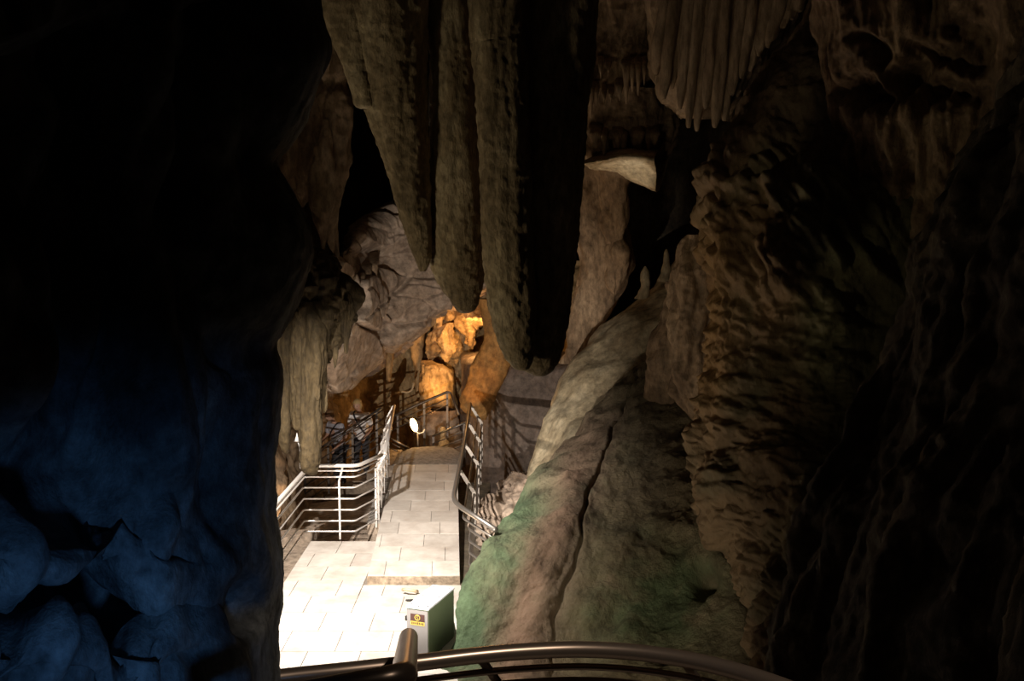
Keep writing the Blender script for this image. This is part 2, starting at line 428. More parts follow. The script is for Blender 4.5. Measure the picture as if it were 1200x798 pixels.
# ------------------------------------------------------------------ tiled floors
def landing():
    base = thing('floor', 'pale tiled landing below the stairs', None, None, 'structure')
    X0, X1, Y0, Y1 = -3.18, .35, 8.4, 15.32
    m = MB(); m.add(*prism([(X0 + .01, Y0), (X1, Y0), (X1, 13.34), (-2.0, 13.34), (-2.12, Y1 - .01), (X0 + .01, Y1 - .01)], -.30, -.012)); m.build('slab', 'grout', base)
    tw, td, g = .62, .60, .004; j = 0; y = Y1
    while y > Y0 + .1:
        ya, yb = max(Y0, y - td), y
        off = (j % 2) * .5 * tw + .12
        x = X0 - off
        while x < X1:
            xa, xb = max(X0, x), min(X1, x + tw)
            xr = X1 if yb <= 13.3 else -2.06
            xb = min(xb, xr)
            if xb - xa > .05:
                V, Fc = box(((xa + xb) / 2, (ya + yb) / 2, -.008), (xb - xa - 2 * g, yb - ya - 2 * g, .018 + .003 * random.random()))
                link('tile', V, Fc, 'tile', base, False)
            if ya < 13.34 < yb and x + tw > -2.06:
                xa, xb = max(-2.055, x), min(X1, x + tw)
                if xb - xa > .03:
                    V, Fc = box(((xa + xb) / 2, (ya + 13.335) / 2, -.008), (xb - xa - 2 * g, 13.335 - ya - 2 * g, .018))
                    link('tile', V, Fc, 'tile', base, False)
            x += tw
        y -= td; j += 1
landing()
WL = lambda y: -2.0 - .30 * (y - 13.35) / 5.7      # left and right edge of the walkway
WR = lambda y: -.72 - .34 * (y - 13.35) / 5.7
WZ = lambda y: .13 + .24 * max(0, y - 13.35) / 5.7
def walkway():
    base = thing('floor', 'pale tiled walkway rising away from the landing', None, None, 'structure')
    m = MB()
    ys = [13.36, 16, 19.0, 19.06]
    V = []
    for y in (13.36, 19.06): V += [(WL(y), y, -.6), (WR(y), y, -.6), (WR(y), y, WZ(y) - .012), (WL(y), y, WZ(y) - .012)]
    m.add(V, [(0, 1, 2, 3), (4, 7, 6, 5), (0, 4, 5, 1), (1, 5, 6, 2), (2, 6, 7, 3), (3, 7, 4, 0)])
    m.build('slab', 'concrete', base)
    td, tw, g = .57, .66, .004
    for j in range(10):
        ya, yb = 13.34 + j * td, 13.34 + (j + 1) * td
        cuts = [0]; s = [.35, .62, .12, .48, .25, .70, .05, .55, .30, .66][j] * tw
        while s < 1.25: cuts.append(s / 1.28); s += tw
        cuts.append(1)
        for a, b in zip(cuts[:-1], cuts[1:]):
            if (b - a) < .03: continue
            c = []
            for y in (ya + g, yb - g):
                l, r = WL(y), WR(y); w = r - l
                c.append((l + a * w + g, y, WZ(y))); c.append((l + b * w - g, y, WZ(y)))
            q = [c[0], c[1], c[3], c[2]]
            e = .003 * random.random()
            V = [(x, y, z - .02) for x, y, z in q] + [(x, y, z + e) for x, y, z in q]
            link('tile', V, [(0,3,2,1),(4,5,6,7),(0,1,5,4),(1,2,6,5),(2,3,7,6),(3,0,4,7)], 'tile', base, False)
    # stone nosing of the low step
    m = MB(); m.add(*box(((-2.0 - .72) / 2, 13.345, .06), (1.28, .03, .125))); m.build('riser', 'riser', base)
walkway()
def walkway_end():
    m = MB()
    poly = [(-2.32, 19.06), (-1.06, 19.06), (-1.02, 20.0), (-1.25, 20.6), (-1.65, 20.75), (-2.1, 20.6), (-2.34, 20.0)]
    m.add(*prism(poly, -.6, .37)); o = m.build('floor', 'concrete')  # end slab in a darker grey than the tiles
    tag(o, 'darker grey end slab of the walkway before the lamp', kind='structure')
walkway_end()
def kerbs():
    pl = [(WL(16) - .24, 15.98), (WL(16), 15.98), (WL(19), 19.0), (WL(19) - .28, 19.0)]
    o = MB().add(*prism(pl, -.5, .09)).build('trim_1', 'ground')
    tag(o, 'brown kerb along the walkway under the white railing', kind='structure')
    MB().add(*prism(pl, .09, .13)).build('cap', 'concrete', o)
    o = MB().add(*prism([(WR(13.3) + .01, 13.3), (-.46, 13.0), (-.42, 19.0), (WR(19) + .01, 19.0)], -.6, .02)).build('trim_2', 'dark')
    tag(o, 'dark kerb strip under the right railing', kind='structure')
    # lower ramp beyond the landing railing
    top = [(-6.5, 11.0, -.7), (-3.21, 11.0, -.55), (-3.21, 15.3, -.42), (-2.25, 15.34, -.40), (-2.3, 19.3, -.25), (-6.0, 19.3, -.75), (-6.3, 15.3, -.70)]
    V = top + [(x, y, z - .35) for x, y, z in top]
    Fc = [(0, 1, 2, 6), (6, 2, 3), (6, 3, 4, 5)] + [(7, 13, 9, 8), (13, 10, 9), (13, 12, 11, 10)] + [(i, i + 7, (i + 1) % 7 + 7, (i + 1) % 7) for i in range(7)]
    tag(link('floor', V, Fc, 'ground', None, False), 'brown concrete ramp beyond the landing railing', kind='structure')
    V, Fc = prism([(-4.2, 16.2), (-2.32, 17.6), (-2.32, 18.0), (-4.3, 16.65)], -.6, -.29)
    tag(link('trim_3', V, Fc, 'ground', None, False), 'low concrete step edge on the ramp', kind='structure')
kerbs()
def platform():
    V, Fc = prism([(-2.2, -1.2), (2.6, -1.2), (2.6, 2.2), (1.6, 3.2), (.4, 3.55), (-.9, 3.4), (-2.2, 2.6)], 2.05, 2.3)
    tag(link('floor', V, Fc, 'concrete', None, False), 'viewing platform under the near handrail', kind='structure')
platform()

# ------------------------------------------------------------------ ROCK FORMATIONS
def dstal(P): return .06 * fbm(P * S3(1.4, 1.4, .3), 2) + .030 * flutes(P, 2.6, .18) + .012 * blobs(P * S3(1, 1, .5), 9) + .012 * fbm(P * 13, 3)
Y_S = 9.0
a1 = loft_grid([(-420, 350, 530), (-120, 352, 515), (0, 388, 506), (60, 408, 504), (110, 424, 503), (150, 438, 503), (200, 453, 504), (250, 467, 505), (285, 478, 506), (305, 486, 504), (318, 491, 499)], Y_S, 300, 150, dstal)
a2 = loft_grid([(-420, 330, 430), (-60, 350, 425), (0, 371, 432), (50, 392, 434), (90, 408, 436), (112, 415, 437), (124, 418, 436), (128, 424, 430)], Y_S - .15, 200, 80, dstal)
tag(multi('stalactite', [a1, a2], 'stal'), 'broad tan stalactite at the left of the big hanging trio, with a side lobe', 'stalactite', 'big hanging stalactites')
b1 = loft_grid([(-420, 480, 565), (0, 499, 556), (100, 502, 558), (200, 502, 563), (270, 503, 567), (310, 507, 567), (335, 517, 565), (352, 527, 561), (363, 534, 556), (367, 541, 549)], Y_S + .15, 300, 120, dstal)
tag(multi('stalactite', [b1], 'stal'), 'narrow middle stalactite of the big hanging trio, dark tip over the orange glow', 'stalactite', 'big hanging stalactites')
c1 = loft_grid([(-420, 530, 640), (0, 547, 624), (60, 552, 622), (150, 559, 621), (220, 564, 622), (300, 566, 624), (370, 574, 628), (410, 587, 628), (428, 600, 624), (434, 608, 618)], Y_S - .55, 320, 130, dstal)
c2 = loft_grid([(-420, 585, 740), (0, 592, 702), (100, 594, 692), (180, 596, 685), (260, 598, 677), (330, 600, 669), (390, 604, 661), (420, 608, 655), (434, 616, 648), (440, 626, 640)], Y_S - .22, 320, 150, dstal)
tag(multi('stalactite', [c1, c2], 'stal'), 'thickest and lowest of the big hanging stalactites, right side in black shadow', 'stalactite', 'big hanging stalactites')

def dcol(P): return .16 * fbm(P * S3(1.1, 1.1, .5), 3) + .10 * flutes(P, 2.2, .45) + .05 * blobs(P, 3.5) + .02 * fbm(P * 7, 3)
e1 = loft_grid([(-160, 355, 450), (0, 362, 425), (55, 372, 415), (85, 372, 414), (98, 378, 404), (115, 370, 410), (145, 372, 410), (190, 372, 407), (235, 374, 403), (270, 377, 402), (300, 382, 402), (318, 386, 396), (324, 389, 393)], 16.0, 220, 110, dcol)
e2 = loft_grid([(80, 372, 380), (105, 356, 390), (150, 340, 385), (190, 322, 380), (215, 324, 372), (235, 340, 365), (243, 348, 358)], 16.2, 110, 80, dcol)
e3 = loft_grid([(140, 376, 386), (175, 365, 392), (220, 358, 388), (260, 366, 386), (300, 372, 386), (312, 376, 383)], 15.8, 90, 70, dcol)
tag(multi('hanging_flowstone', [e1, e2, e3], 'brown'), 'ragged brown flowstone hanging beside the near black rock, left of the stalactites', 'flowstone')
def dD(P): return .10 * fbm(P * S3(1.5, 1.5, .5), 3) + .085 * flutes(P, 3.0, .35) + .02 * blobs(P * S3(1, 1, .6), 7) + .014 * fbm(P * 11, 3)
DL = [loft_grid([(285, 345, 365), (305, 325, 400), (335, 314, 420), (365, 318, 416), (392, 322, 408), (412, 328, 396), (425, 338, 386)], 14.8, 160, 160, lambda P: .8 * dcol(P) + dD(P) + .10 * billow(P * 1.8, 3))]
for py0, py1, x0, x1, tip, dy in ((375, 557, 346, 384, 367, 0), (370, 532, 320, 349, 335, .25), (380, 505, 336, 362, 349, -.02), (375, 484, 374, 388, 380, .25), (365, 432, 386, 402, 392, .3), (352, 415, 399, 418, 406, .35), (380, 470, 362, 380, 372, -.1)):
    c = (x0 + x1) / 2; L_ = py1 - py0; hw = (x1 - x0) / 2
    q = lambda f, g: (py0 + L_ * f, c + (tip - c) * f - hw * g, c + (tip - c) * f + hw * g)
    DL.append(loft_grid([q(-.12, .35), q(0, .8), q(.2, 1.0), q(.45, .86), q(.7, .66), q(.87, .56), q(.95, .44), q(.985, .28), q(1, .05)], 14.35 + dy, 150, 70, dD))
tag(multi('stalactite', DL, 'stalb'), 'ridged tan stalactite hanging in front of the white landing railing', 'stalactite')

# bedrock slabs above the grotto
def dbed(P): return .40 * cracks(P * S3(.6, .6, 1.3) + .3 * P[:, [2, 0, 1]], .85) + .10 * cracks(P * S3(.7, .7, 1.5), 1.7) + .02 * fbm(P * 5, 4)
rows = [
 [(320, 372, 24), (390, 322, 25), (425, 288, 26), (480, 262, 27), (600, 230, 28)],
 [(310, 352, 15), (392, 300, 17.5), (428, 264, 20.8), (480, 236, 21.6), (600, 190, 22.5)],
 [(310, 385, 14.6), (395, 335, 17.0), (445, 298, 20.2), (500, 268, 21.0), (610, 225, 22.0)],
 [(315, 420, 14.8), (398, 378, 17.2), (452, 345, 20.0), (515, 312, 20.8), (615, 270, 21.8)],
 [(325, 440, 15.6), (398, 420, 18), (452, 388, 20.1), (522, 342, 20.9), (618, 300, 21.8)],
 [(340, 460, 16.5), (394, 457, 19), (444, 424, 20.4), (527, 366, 21.2), (620, 322, 22.0)],
 [(352, 464, 18.0), (402, 458, 21.0), (450, 424, 22.0), (532, 364, 22.8), (620, 320, 23.5)],
 [(360, 460, 22.0), (408, 446, 24.0), (455, 415, 25.0), (535, 358, 25.5), (620, 312, 26.0)]]
tag(patch('bedrock_slab', rows, 260, 300, dbed, 'bed'), 'cracked grey-brown slanting bedrock above the orange grotto', 'bedrock')
# flowstone fringe on the bedrock
fr = thing('flowstone_fringe', 'row of thin brown flowstone fingers on the slanting bedrock left of the grotto', 'flowstone')
for k, (px, py0, py1, w) in enumerate([(372, 350, 420, 7), (381, 345, 432, 8), (390, 340, 420, 7), (398, 336, 410, 7), (406, 330, 402, 7), (414, 325, 392, 6), (422, 318, 376, 6), (430, 310, 362, 6), (438, 302, 350, 6)]):
    loft('finger', [(py0 - 12, px - w * .2, px + w * .2, 1.6), (py0 - 4, px - w * 1.0, px + w * 1.0, .7), (py0 + 8, px - w * .9, px + w * .9, .1), ((py0 + py1) / 2, px - w * .6, px + w * .6), (py1 - 6, px - w * .35, px + w * .35), (py1, px - 1, px + 1)],
         16.0 + (px - 372) * .05, 40, 20, lambda P: .03 * fbm(P * 4, 3), 'brown', fr)

# grotto
def dg(P): return .40 * fbm(P * S3(.8, .8, .5), 3) + .22 * flutes(P, 1.2, .4) + .08 * fbm(P * 4, 3)
rows = [(300, [(340, 26), (400, 27), (460, 27.5), (520, 28), (580, 28), (640, 27), (700, 26)]), (350, [(340, 25), (400, 26), (460, 26.6), (520, 27), (580, 27), (640, 26), (700, 25)]),
        (400, [(340, 24), (400, 25), (460, 26), (520, 26.5), (580, 26.3), (640, 25.5), (700, 24.5)]), (450, [(340, 23), (400, 24), (460, 25.4), (520, 26), (580, 25.6), (640, 24.5), (700, 24)]),
        (500, [(340, 22.5), (400, 23.5), (460, 25), (520, 25.4), (580, 25), (640, 24), (700, 23.5)]), (560, [(340, 22), (400, 23), (460, 24.5), (520, 25), (580, 24.5), (640, 23.5), (700, 23)])]
tag(patch('wall_back', rows, 180, 240, dg, 'grot', bottom=-2.2), 'rear wall of the orange lit grotto', kind='structure')
def dgf(P): return .16 * fbm(P * S3(1.5, 1.5, .8), 3) + .12 * flutes(P, 2.6, .5) + .10 * billow(P * 2.2, 3) + .03 * fbm(P * 8, 3)
g = [loft_grid([(325, 520, 600), (350, 516, 585), (366, 512, 562), (380, 508, 556), (396, 506, 552), (412, 508, 550), (430, 516, 550), (448, 522, 548), (475, 520, 548)], 24.7, 170, 120, dgf),
     loft_grid([(356, 524, 538), (368, 512, 536), (384, 503, 524), (400, 500, 514), (416, 499, 510), (424, 500, 508), (428, 503, 506)], 23.95, 110, 60, dgf),
     loft_grid([(362, 536, 550), (372, 534, 556), (384, 538, 560), (396, 544, 562), (404, 548, 560), (409, 552, 557)], 23.9, 80, 60, dgf),
     loft_grid([(378, 520, 530), (390, 516, 532), (404, 518, 530), (418, 519, 527), (424, 521, 525)], 23.75, 80, 50, dgf)]
tag(multi('grotto_flowstone', g, 'grot'), 'lumpy flowstone column glowing orange in the middle of the grotto', 'flowstone')
tag(loft('stone_block', [(422, 496, 503), (425, 491, 512), (429, 491, 523), (440, 491, 532), (458, 492, 534), (478, 492, 536)], 23.8, 90, 80, lambda P: .10 * fbm(P * S3(1.8, 1.8, 1), 3) + .06 * flutes(P, 3, .5) + .03 * fbm(P * 7, 3), 'grot'), 'squat pale orange rock block below the glowing column', 'rock')
tag(loft('stalactite', [(400, 447, 466), (420, 451, 461), (435, 452, 459), (444, 453, 458), (447, 455, 457)], 22.0, 50, 30, lambda P: .03 * fbm(P * 3, 3), 'grot'), 'short thin orange stalactite hanging under the slanting bedrock', 'stalactite')
tag(loft('stalactite', [(370, 470, 500), (400, 480, 497), (430, 484, 494), (455, 486, 493), (470, 488, 491)], 24.3, 60, 30, lambda P: .05 * fbm(P * 3, 3), 'grot'), 'long slim orange column left of the glowing flowstone', 'stalactite')
rows = [(356, [(520, 25), (540, 24.2), (560, 24), (590, 24), (610, 24.5)]), (366, [(520, 24.4), (540, 23.6), (560, 23.4), (590, 23.4), (610, 24)]), (376, [(530, 24.2), (545, 23.5), (562, 23.3), (590, 23.3), (610, 24)]),
        (382, [(530, 25), (545, 24.6), (562, 24.5), (590, 24.5), (610, 25)]), (380, [(530, 26), (545, 26), (562, 26), (590, 26), (610, 26)])]
tag(patch('rock_ledge', rows, 60, 90, lambda P: .10 * fbm(P * 2.2, 4) + .05 * flutes(P, 3, .6), 'grot'), 'brightest jagged orange ledge right of the middle stalactite tip', 'rock')
def dsm(P): return .08 * fbm(P * 1.3, 4) + .015 * fbm(P * 9, 3)
tag(loft('hanging_slab', [(350, 560, 640), (395, 566, 612), (412, 562, 603), (430, 552, 598), (447, 545, 592), (462, 540, 584), (476, 540, 577), (486, 552, 572), (492, 563, 570)], 20.9, 100, 90, dsm, 'slabglow', depth=.45),
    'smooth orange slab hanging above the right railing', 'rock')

# grey wall that carries the railing shadows
rows = [(412, [(540, 24.5), (562, 23.9), (590, 23.5), (630, 23.2), (670, 22.9), (720, 22.8)]), (430, [(540, 23.4), (562, 21.8), (590, 21.4), (630, 21.1), (670, 20.7), (720, 20.6)]),
        (480, [(540, 23.2), (562, 21.6), (590, 21.2), (630, 20.9), (670, 20.5), (720, 20.3)]), (530, [(540, 23), (562, 21.5), (590, 21.1), (630, 20.7), (670, 20.3), (720, 20)]), (600, [(540, 22.9), (562, 21.4), (590, 21), (630, 20.6), (670, 20), (720, 19.5)])]
tag(patch('wall_right', rows, 140, 160, lambda P: .05 * fbm(P * .9, 3) + .02 * fbm(P * 5, 3), 'wallgrey', bottom=-2), 'smooth grey-brown rock wall crossed by railing shadows', kind='structure')
# column right of the big stalactite
def dcolb(P): return .20 * fbm(P * S3(.9, .9, .6), 3) + .10 * flutes(P, 2.0, .35) + .03 * fbm(P * 6, 3)
f1 = loft_grid([(60, 660, 760), (150, 668, 748), (200, 676, 741), (240, 677, 736), (280, 675, 737), (310, 674, 735), (345, 671, 724), (380, 667, 712), (412, 657, 702), (432, 648, 700, .4), (452, 650, 700, 1.6), (475, 655, 700, 2.6)], 20.9, 220, 120, dcolb)
f2 = loft_grid([(165, 710, 722), (190, 694, 738), (220, 698, 737), (255, 702, 735), (280, 706, 732), (296, 712, 726), (300, 716, 721)], 20.1, 80, 60, dcolb)
f3 = loft_grid([(270, 718, 726), (292, 706, 738), (320, 708, 735), (338, 712, 730), (345, 718, 724)], 20.1, 50, 50, dcolb)
tag(multi('rock_column', [f1, f2, f3], 'brown'), 'knobbly brown rock column between the thick stalactite and the black hollow', 'rock column')

# shelves with fringes at the top centre
def dsh(P): return .18 * fbm(P * S3(.9, .9, .7), 3) + .10 * flutes(P, 2.6, .5) + .05 * fbm(P * 5, 4)
sh = [loft_grid([(-140, 640, 850), (-40, 670, 810), (20, 684, 795), (52, 686, 782), (64, 690, 774), (80, 700, 765)], 20.0, 140, 130, dsh),
      loft_grid([(60, 676, 790), (84, 680, 782), (100, 682, 772), (114, 686, 758), (122, 692, 740)], 20.2, 90, 120, dsh),
      loft_grid([(110, 670, 800), (138, 676, 800), (150, 678, 802), (165, 682, 798), (180, 686, 788), (190, 690, 778)], 20.4, 110, 130, dsh)]
tag(multi('flowstone_shelf', sh, 'brown'), 'three stepped brown flowstone shelves right of the thick stalactite', 'flowstone')
for k, (px, y0, y1, w) in enumerate([(692, 105, 138, 5), (699, 105, 124, 3), (708, 108, 121, 3), (716, 108, 120, 3), (726, 100, 118, 4), (734, 78, 122, 5), (741, 78, 108, 4), (748, 76, 112, 4), (755, 76, 100, 3), (704, 74, 92, 3), (694, 70, 90, 3), (713, 76, 88, 3)]):
    pos = ['nearest the thick stalactite, longest of the left ones', 'second in the lower row', 'third in the lower row', 'fourth in the lower row', 'fifth in the lower row', 'longest of the pale fringe', 'just right of the longest one', 'second right of the longest one', 'rightmost of the pale fringe', 'second in the upper row', 'leftmost in the upper row', 'third in the upper row'][k]
    tag(loft('small_stalactite', [(y0 - 12, px - w * .3, px + w * .3, 1.0), (y0 - 7, px - w * 1.3, px + w * 1.3, .45), (y0, px - w * 1.1, px + w * 1.1, .1), ((y0 + y1) / 2, px - w * .6, px + w * .6), (y1 - 3, px - w * .3, px + w * .3), (y1, px - .6, px + .6)], 19.0 if k < 5 or k > 8 else 18.7, 30, 14, lambda P: .02 * fbm(P * 5, 3), 'curtain'),
        'small stalactite under a flowstone shelf, ' + pos, 'stalactite', 'small stalactites under the flowstone shelves')
for k, (px, y0, y1, w) in enumerate([(698, 150, 180, 6), (710, 152, 180, 6), (722, 150, 183, 6), (734, 152, 184, 6), (746, 150, 186, 7), (758, 150, 186, 6), (769, 150, 184, 6)]):
    y1 += [-6, 3, -9, 1, -4, 2, -12][k]; w *= [1, .6, .9, .7, 1.1, .6, .9][k]; px += [0, -2, 2, -3, 1, 2, -2][k]
    pos = ['leftmost', 'second', 'third', 'middle', 'third from the right', 'second from the right', 'rightmost'][k]
    tag(loft('small_stalactite', [(y0 - 10, px - w * .3, px + w * .3, 1.0), (y0 - 4, px - w * 1.4, px + w * 1.4, .5), (y0 + 5, px - w * 1.2, px + w * 1.2, .1), ((y0 + y1) / 2, px - w * .8, px + w * .8), (y1 - 3, px - w * .5, px + w * .5), (y1, px - .8, px + .8)], 19.3, 30, 16, lambda P: .03 * fbm(P * 5, 3), 'brown'),
        'stubby brown stalactite above the pale flake, %s of seven' % pos, 'stalactite', 'stubby stalactites above the pale flake')
rows = [[(678, 190, 20.4), (704, 180, 20.2), (728, 172, 20.0), (752, 172, 20.0), (774, 174, 20.0)],
        [(678, 192, 18.9), (706, 187, 18.6), (730, 181, 18.4), (752, 182, 18.4), (767, 185, 18.4)],
        [(690, 196, 19.2), (714, 194, 18.9), (734, 197, 18.8), (752, 201, 18.8), (769, 205, 18.7)],
        [(696, 199, 19.5), (718, 200, 19.3), (737, 210, 19.2), (753, 217, 19.1), (768, 224, 18.9)],
        [(698, 197, 20.0), (720, 198, 19.9), (739, 206, 19.8), (755, 212, 19.7), (774, 219, 19.6)],
        [(700, 180, 20.6), (722, 176, 20.6), (740, 176, 20.6), (758, 176, 20.6), (786, 178, 20.6)]]
tag(patch('flowstone_flake', rows, 90, 100, lambda P: .015 * flutes(P, 6, 6) + .01 * fbm(P * 6, 3), 'pale'), 'pale lit flake with a pointed lower corner under the stepped shelves', 'flowstone')

# fluted curtain
cu = thing('flowstone_curtain', 'brown fluted flowstone curtain hanging at the top of the view', 'flowstone')
def dcu(P): return .10 * fbm(P * S3(1.2, 1.2, .4), 3) + .10 * flutes(P, 3.0, .18) + .03 * fbm(P * 6, 3)
rows = []
for py, l, r in ((-260, 740, 1010), (-120, 750, 975), (-20, 760, 945), (30, 765, 930), (70, 768, 905), (100, 772, 880), (125, 785, 862), (140, 800, 850)):
    w = r - l; rows.append((py, [(l - 6, 19.2), (l, 18.0), (l + w * .2, 17.5), (l + w * .4, 17.2), (l + w * .6, 17.0), (l + w * .8, 17.0), (r, 17.6), (r + 6, 19)]))
patch('sheet', rows, 180, 220, dcu, 'curtain', cu)
for k, (px, w, y1, q) in enumerate([(770, 9, 88, 0), (779, 9, 116, .1), (789, 8, 104, 0), (798, 9, 128, .1), (808, 8, 150, .2), (818, 8, 154, .1), (828, 9, 128, .35), (839, 9, 150, .4), (850, 8, 142, .3), (859, 9, 112, .45), (870, 9, 92, .5), (880, 8, 84, .4), (890, 9, 66, .5), (901, 9, 56, .6), (912, 8, 40, .5), (922, 8, 28, .6)]):
    lean = -14
    loft('flute', [(-260, px + 40 - w, px + 40 + w), (-120, px + 26 - w, px + 26 + w), (0, px + 12 - w, px + 12 + w), (y1 * .5, px + 5 - w * .95, px + 5 + w * .95), (y1 * .8, px + 1 - w * .8, px + 1 + w * .8), (y1 - 6, px - 1 - w * .5, px - 1 + w * .5), (y1, px - 3, px + 1)],
         16.9 - q * .5, 90, 26, lambda P: .035 * fbm(P * S3(2, 2, .8), 3) + .03 * flutes(P, 5, .3), 'curtain', cu)

# pale slope rising to the right
def dpale(P): return .14 * fbm(P * .8, 3) + .02 * fbm(P * S3(2.5, 2.5, 1), 3) + .008 * fbm(P * 10, 3)
rows = [(283, [(842, 22.5), (815, 20.2), (826, 19.4), (842, 19.0), (870, 18.6), (900, 18.2)]), (330, [(800, 22), (772, 19.6), (784, 18.9), (800, 18.6), (830, 18.2), (870, 17.8)]),
        (370, [(752, 21.5), (722, 19.1), (738, 18.4), (765, 18.1), (800, 17.7), (850, 17.2)]), (405, [(722, 21), (689, 18.6), (705, 17.9), (735, 17.6), (780, 17.3), (830, 16.8)]),
        (440, [(696, 20.5), (662, 18.1), (678, 17.4), (705, 17.1), (745, 16.9), (790, 16.5)]), (480, [(676, 20), (642, 17.6), (654, 17.0), (680, 16.7), (715, 16.5), (760, 16.2)]),
        (520, [(660, 19.5), (628, 17.2), (640, 16.6), (660, 16.3), (690, 16.2), (730, 16)]), (556, [(650, 19), (620, 16.8), (630, 16.2), (650, 16), (675, 15.9), (710, 15.8)]), (610, [(640, 18.5), (612, 16.4), (622, 15.9), (640, 15.7), (665, 15.6), (700, 15.5)])]
tag(patch('rock_slope', rows, 200, 170, dpale, 'pale', bottom=-1.5), 'pale tan smooth rock slope rising behind the mossy rock', 'rock')
for px, py0, py1, w, t in ((756, 312, 350, 7, 'knobbly pale stalagmite standing on the slope crest before the black hollow'), (781, 292, 330, 6, 'smaller darker stalagmite higher on the slope crest')):
    tag(loft('stalagmite', [(py0, px - 1, px + 1), (py0 + 5, px - w * .45, px + w * .45), (py0 + 12, px - w * .7, px + w * .7), (py0 + 20, px - w * .75, px + w * .75), (py1, px - w * 1.2 - 3, px + w * .8)], 18.9, 50, 26, lambda P: .05 * fbm(P * 4, 3), 'pale'), t, 'stalagmite')

# broken beige rock beside the right railing
rows = [(552, [(640, 20), (606, 18.2), (624, 17.3), (644, 16.9), (680, 16.6)]), (574, [(612, 19), (580, 17.1), (598, 16.5), (622, 16.1), (660, 15.8)]), (600, [(590, 18), (559, 16.6), (580, 15.8), (605, 15.4), (640, 15)]),
        (640, [(580, 17), (550, 15.6), (570, 14.9), (595, 14.5), (630, 14.1)]), (690, [(575, 16), (545, 14.6), (560, 14.0), (585, 13.6), (615, 13.3)]), (750, [(570, 15), (540, 13.6), (550, 13.1), (570, 12.8), (600, 12.4)])]
tag(patch('broken_rock', rows, 150, 120, lambda P: .22 * cracks(P * S3(1, 1, 1), 1.5) + .10 * cracks(P, 4) + .03 * fbm(P * 5, 4), 'bed', bottom=-1.5), 'broken beige rock below the grey wall, crossed by railing shadows', 'rock')

# big mossy rock
def smooth(a, b, x):
    t = np.clip((x - a) / (b - a), 0, 1); return t * t * (3 - 2 * t)
CRACK = [(430, 752), (480, 730), (515, 712), (545, 704), (570, 693), (610, 686), (640, 678), (680, 664), (720, 654), (760, 645), (850, 630)]
CRACK2 = [(575, 828), (600, 836), (640, 848), (670, 862), (695, 876), (740, 884), (800, 889)]
def crk(tab, px, py, w):
    c = np.interp(py, [t[0] for t in tab], [t[1] for t in tab]); c = c + 3 * np.sin(py * .05) + 1.5 * np.sin(py * .17 + 1)
    on = smooth(tab[0][0], tab[0][0] + 20, py)
    return on * np.exp(-((px - c) / w)**2), c
def dmoss(P):
    px, py = project(P)
    d = .12 * fbm(P * S3(.9, .9, .9), 3) + .05 * fbm(P * S3(2.4, 2.4, 1.4), 4) + .016 * fbm(P * 10, 3)
    t = np.array([-.42, -.52, -.74]); Q = P - (P @ t)[:, None] * t * .86
    d += .030 * fbm(Q * 4.5, 4) + .012 * blobs(Q, 9)
    k, c = crk(CRACK, px, py, 1.7); d -= .09 * k
    d += .07 * np.exp(-((px - c + 22) / 18)**2) * smooth(520, 600, py)
    k, c = crk(CRACK2, px, py, 4.0); d -= .16 * k
    d += .08 * smooth(0, 14, px - c) * smooth(575, 620, py)
    d -= .46 * np.exp(-((px - 822)**2 / 12.0**2 + (py - 676)**2 / 18.0**2))
    d += .10 * np.exp(-((px - 742)**2 / 14.0**2 + (py - 738)**2 / 14.0**2))
    return d
def tmoss(V):
    px, py = project(V); n = fbm(V * 1.4, 4) * .5; n2 = fbm(V * 4.5 + 3, 3) * .5
    c = np.tile(np.array([.32, .255, .155]), (len(V), 1))
    def mix(c, col, w): return c * (1 - w[:, None]) + np.array(col) * w[:, None]
    cr1 = np.interp(py, [t[0] for t in CRACK], [t[1] for t in CRACK])
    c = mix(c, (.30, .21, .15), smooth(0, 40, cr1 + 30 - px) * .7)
    band = np.exp(-((px - (cr1 - 28 - (py - 560) * .06)) / 24)**2) * smooth(480, 560, py)
    lf = np.interp(py, [430, 530, 640, 760, 850], [740, 642, 567, 528, 495])
    g = smooth(95, 25, px - lf + 60 * n + 35 * n2) * smooth(500, 590, py + 60 * n)
    c = mix(c, (.10, .165, .085), np.clip(g * .95, 0, 1))
    c = mix(c, (.36, .225, .155), np.clip(band * (1.0 + n), 0, 1) * .85)
    g2 = np.exp(-(((px - 770) / 85)**2 + ((py - 700) / 62)**2)) * (.9 + 1.6 * n + .8 * n2)
    c = mix(c, (.13, .205, .095), np.clip(g2, 0, .85))
    g3 = smooth(.0, .5, n) * .35
    c = mix(c, (.24, .24, .14), g3)
    c = mix(c, (.17, .145, .085), smooth(520, 450, py + 80 * n) * .8)  # dark top of the rock: shade painted into the tint
    return c
rows = []
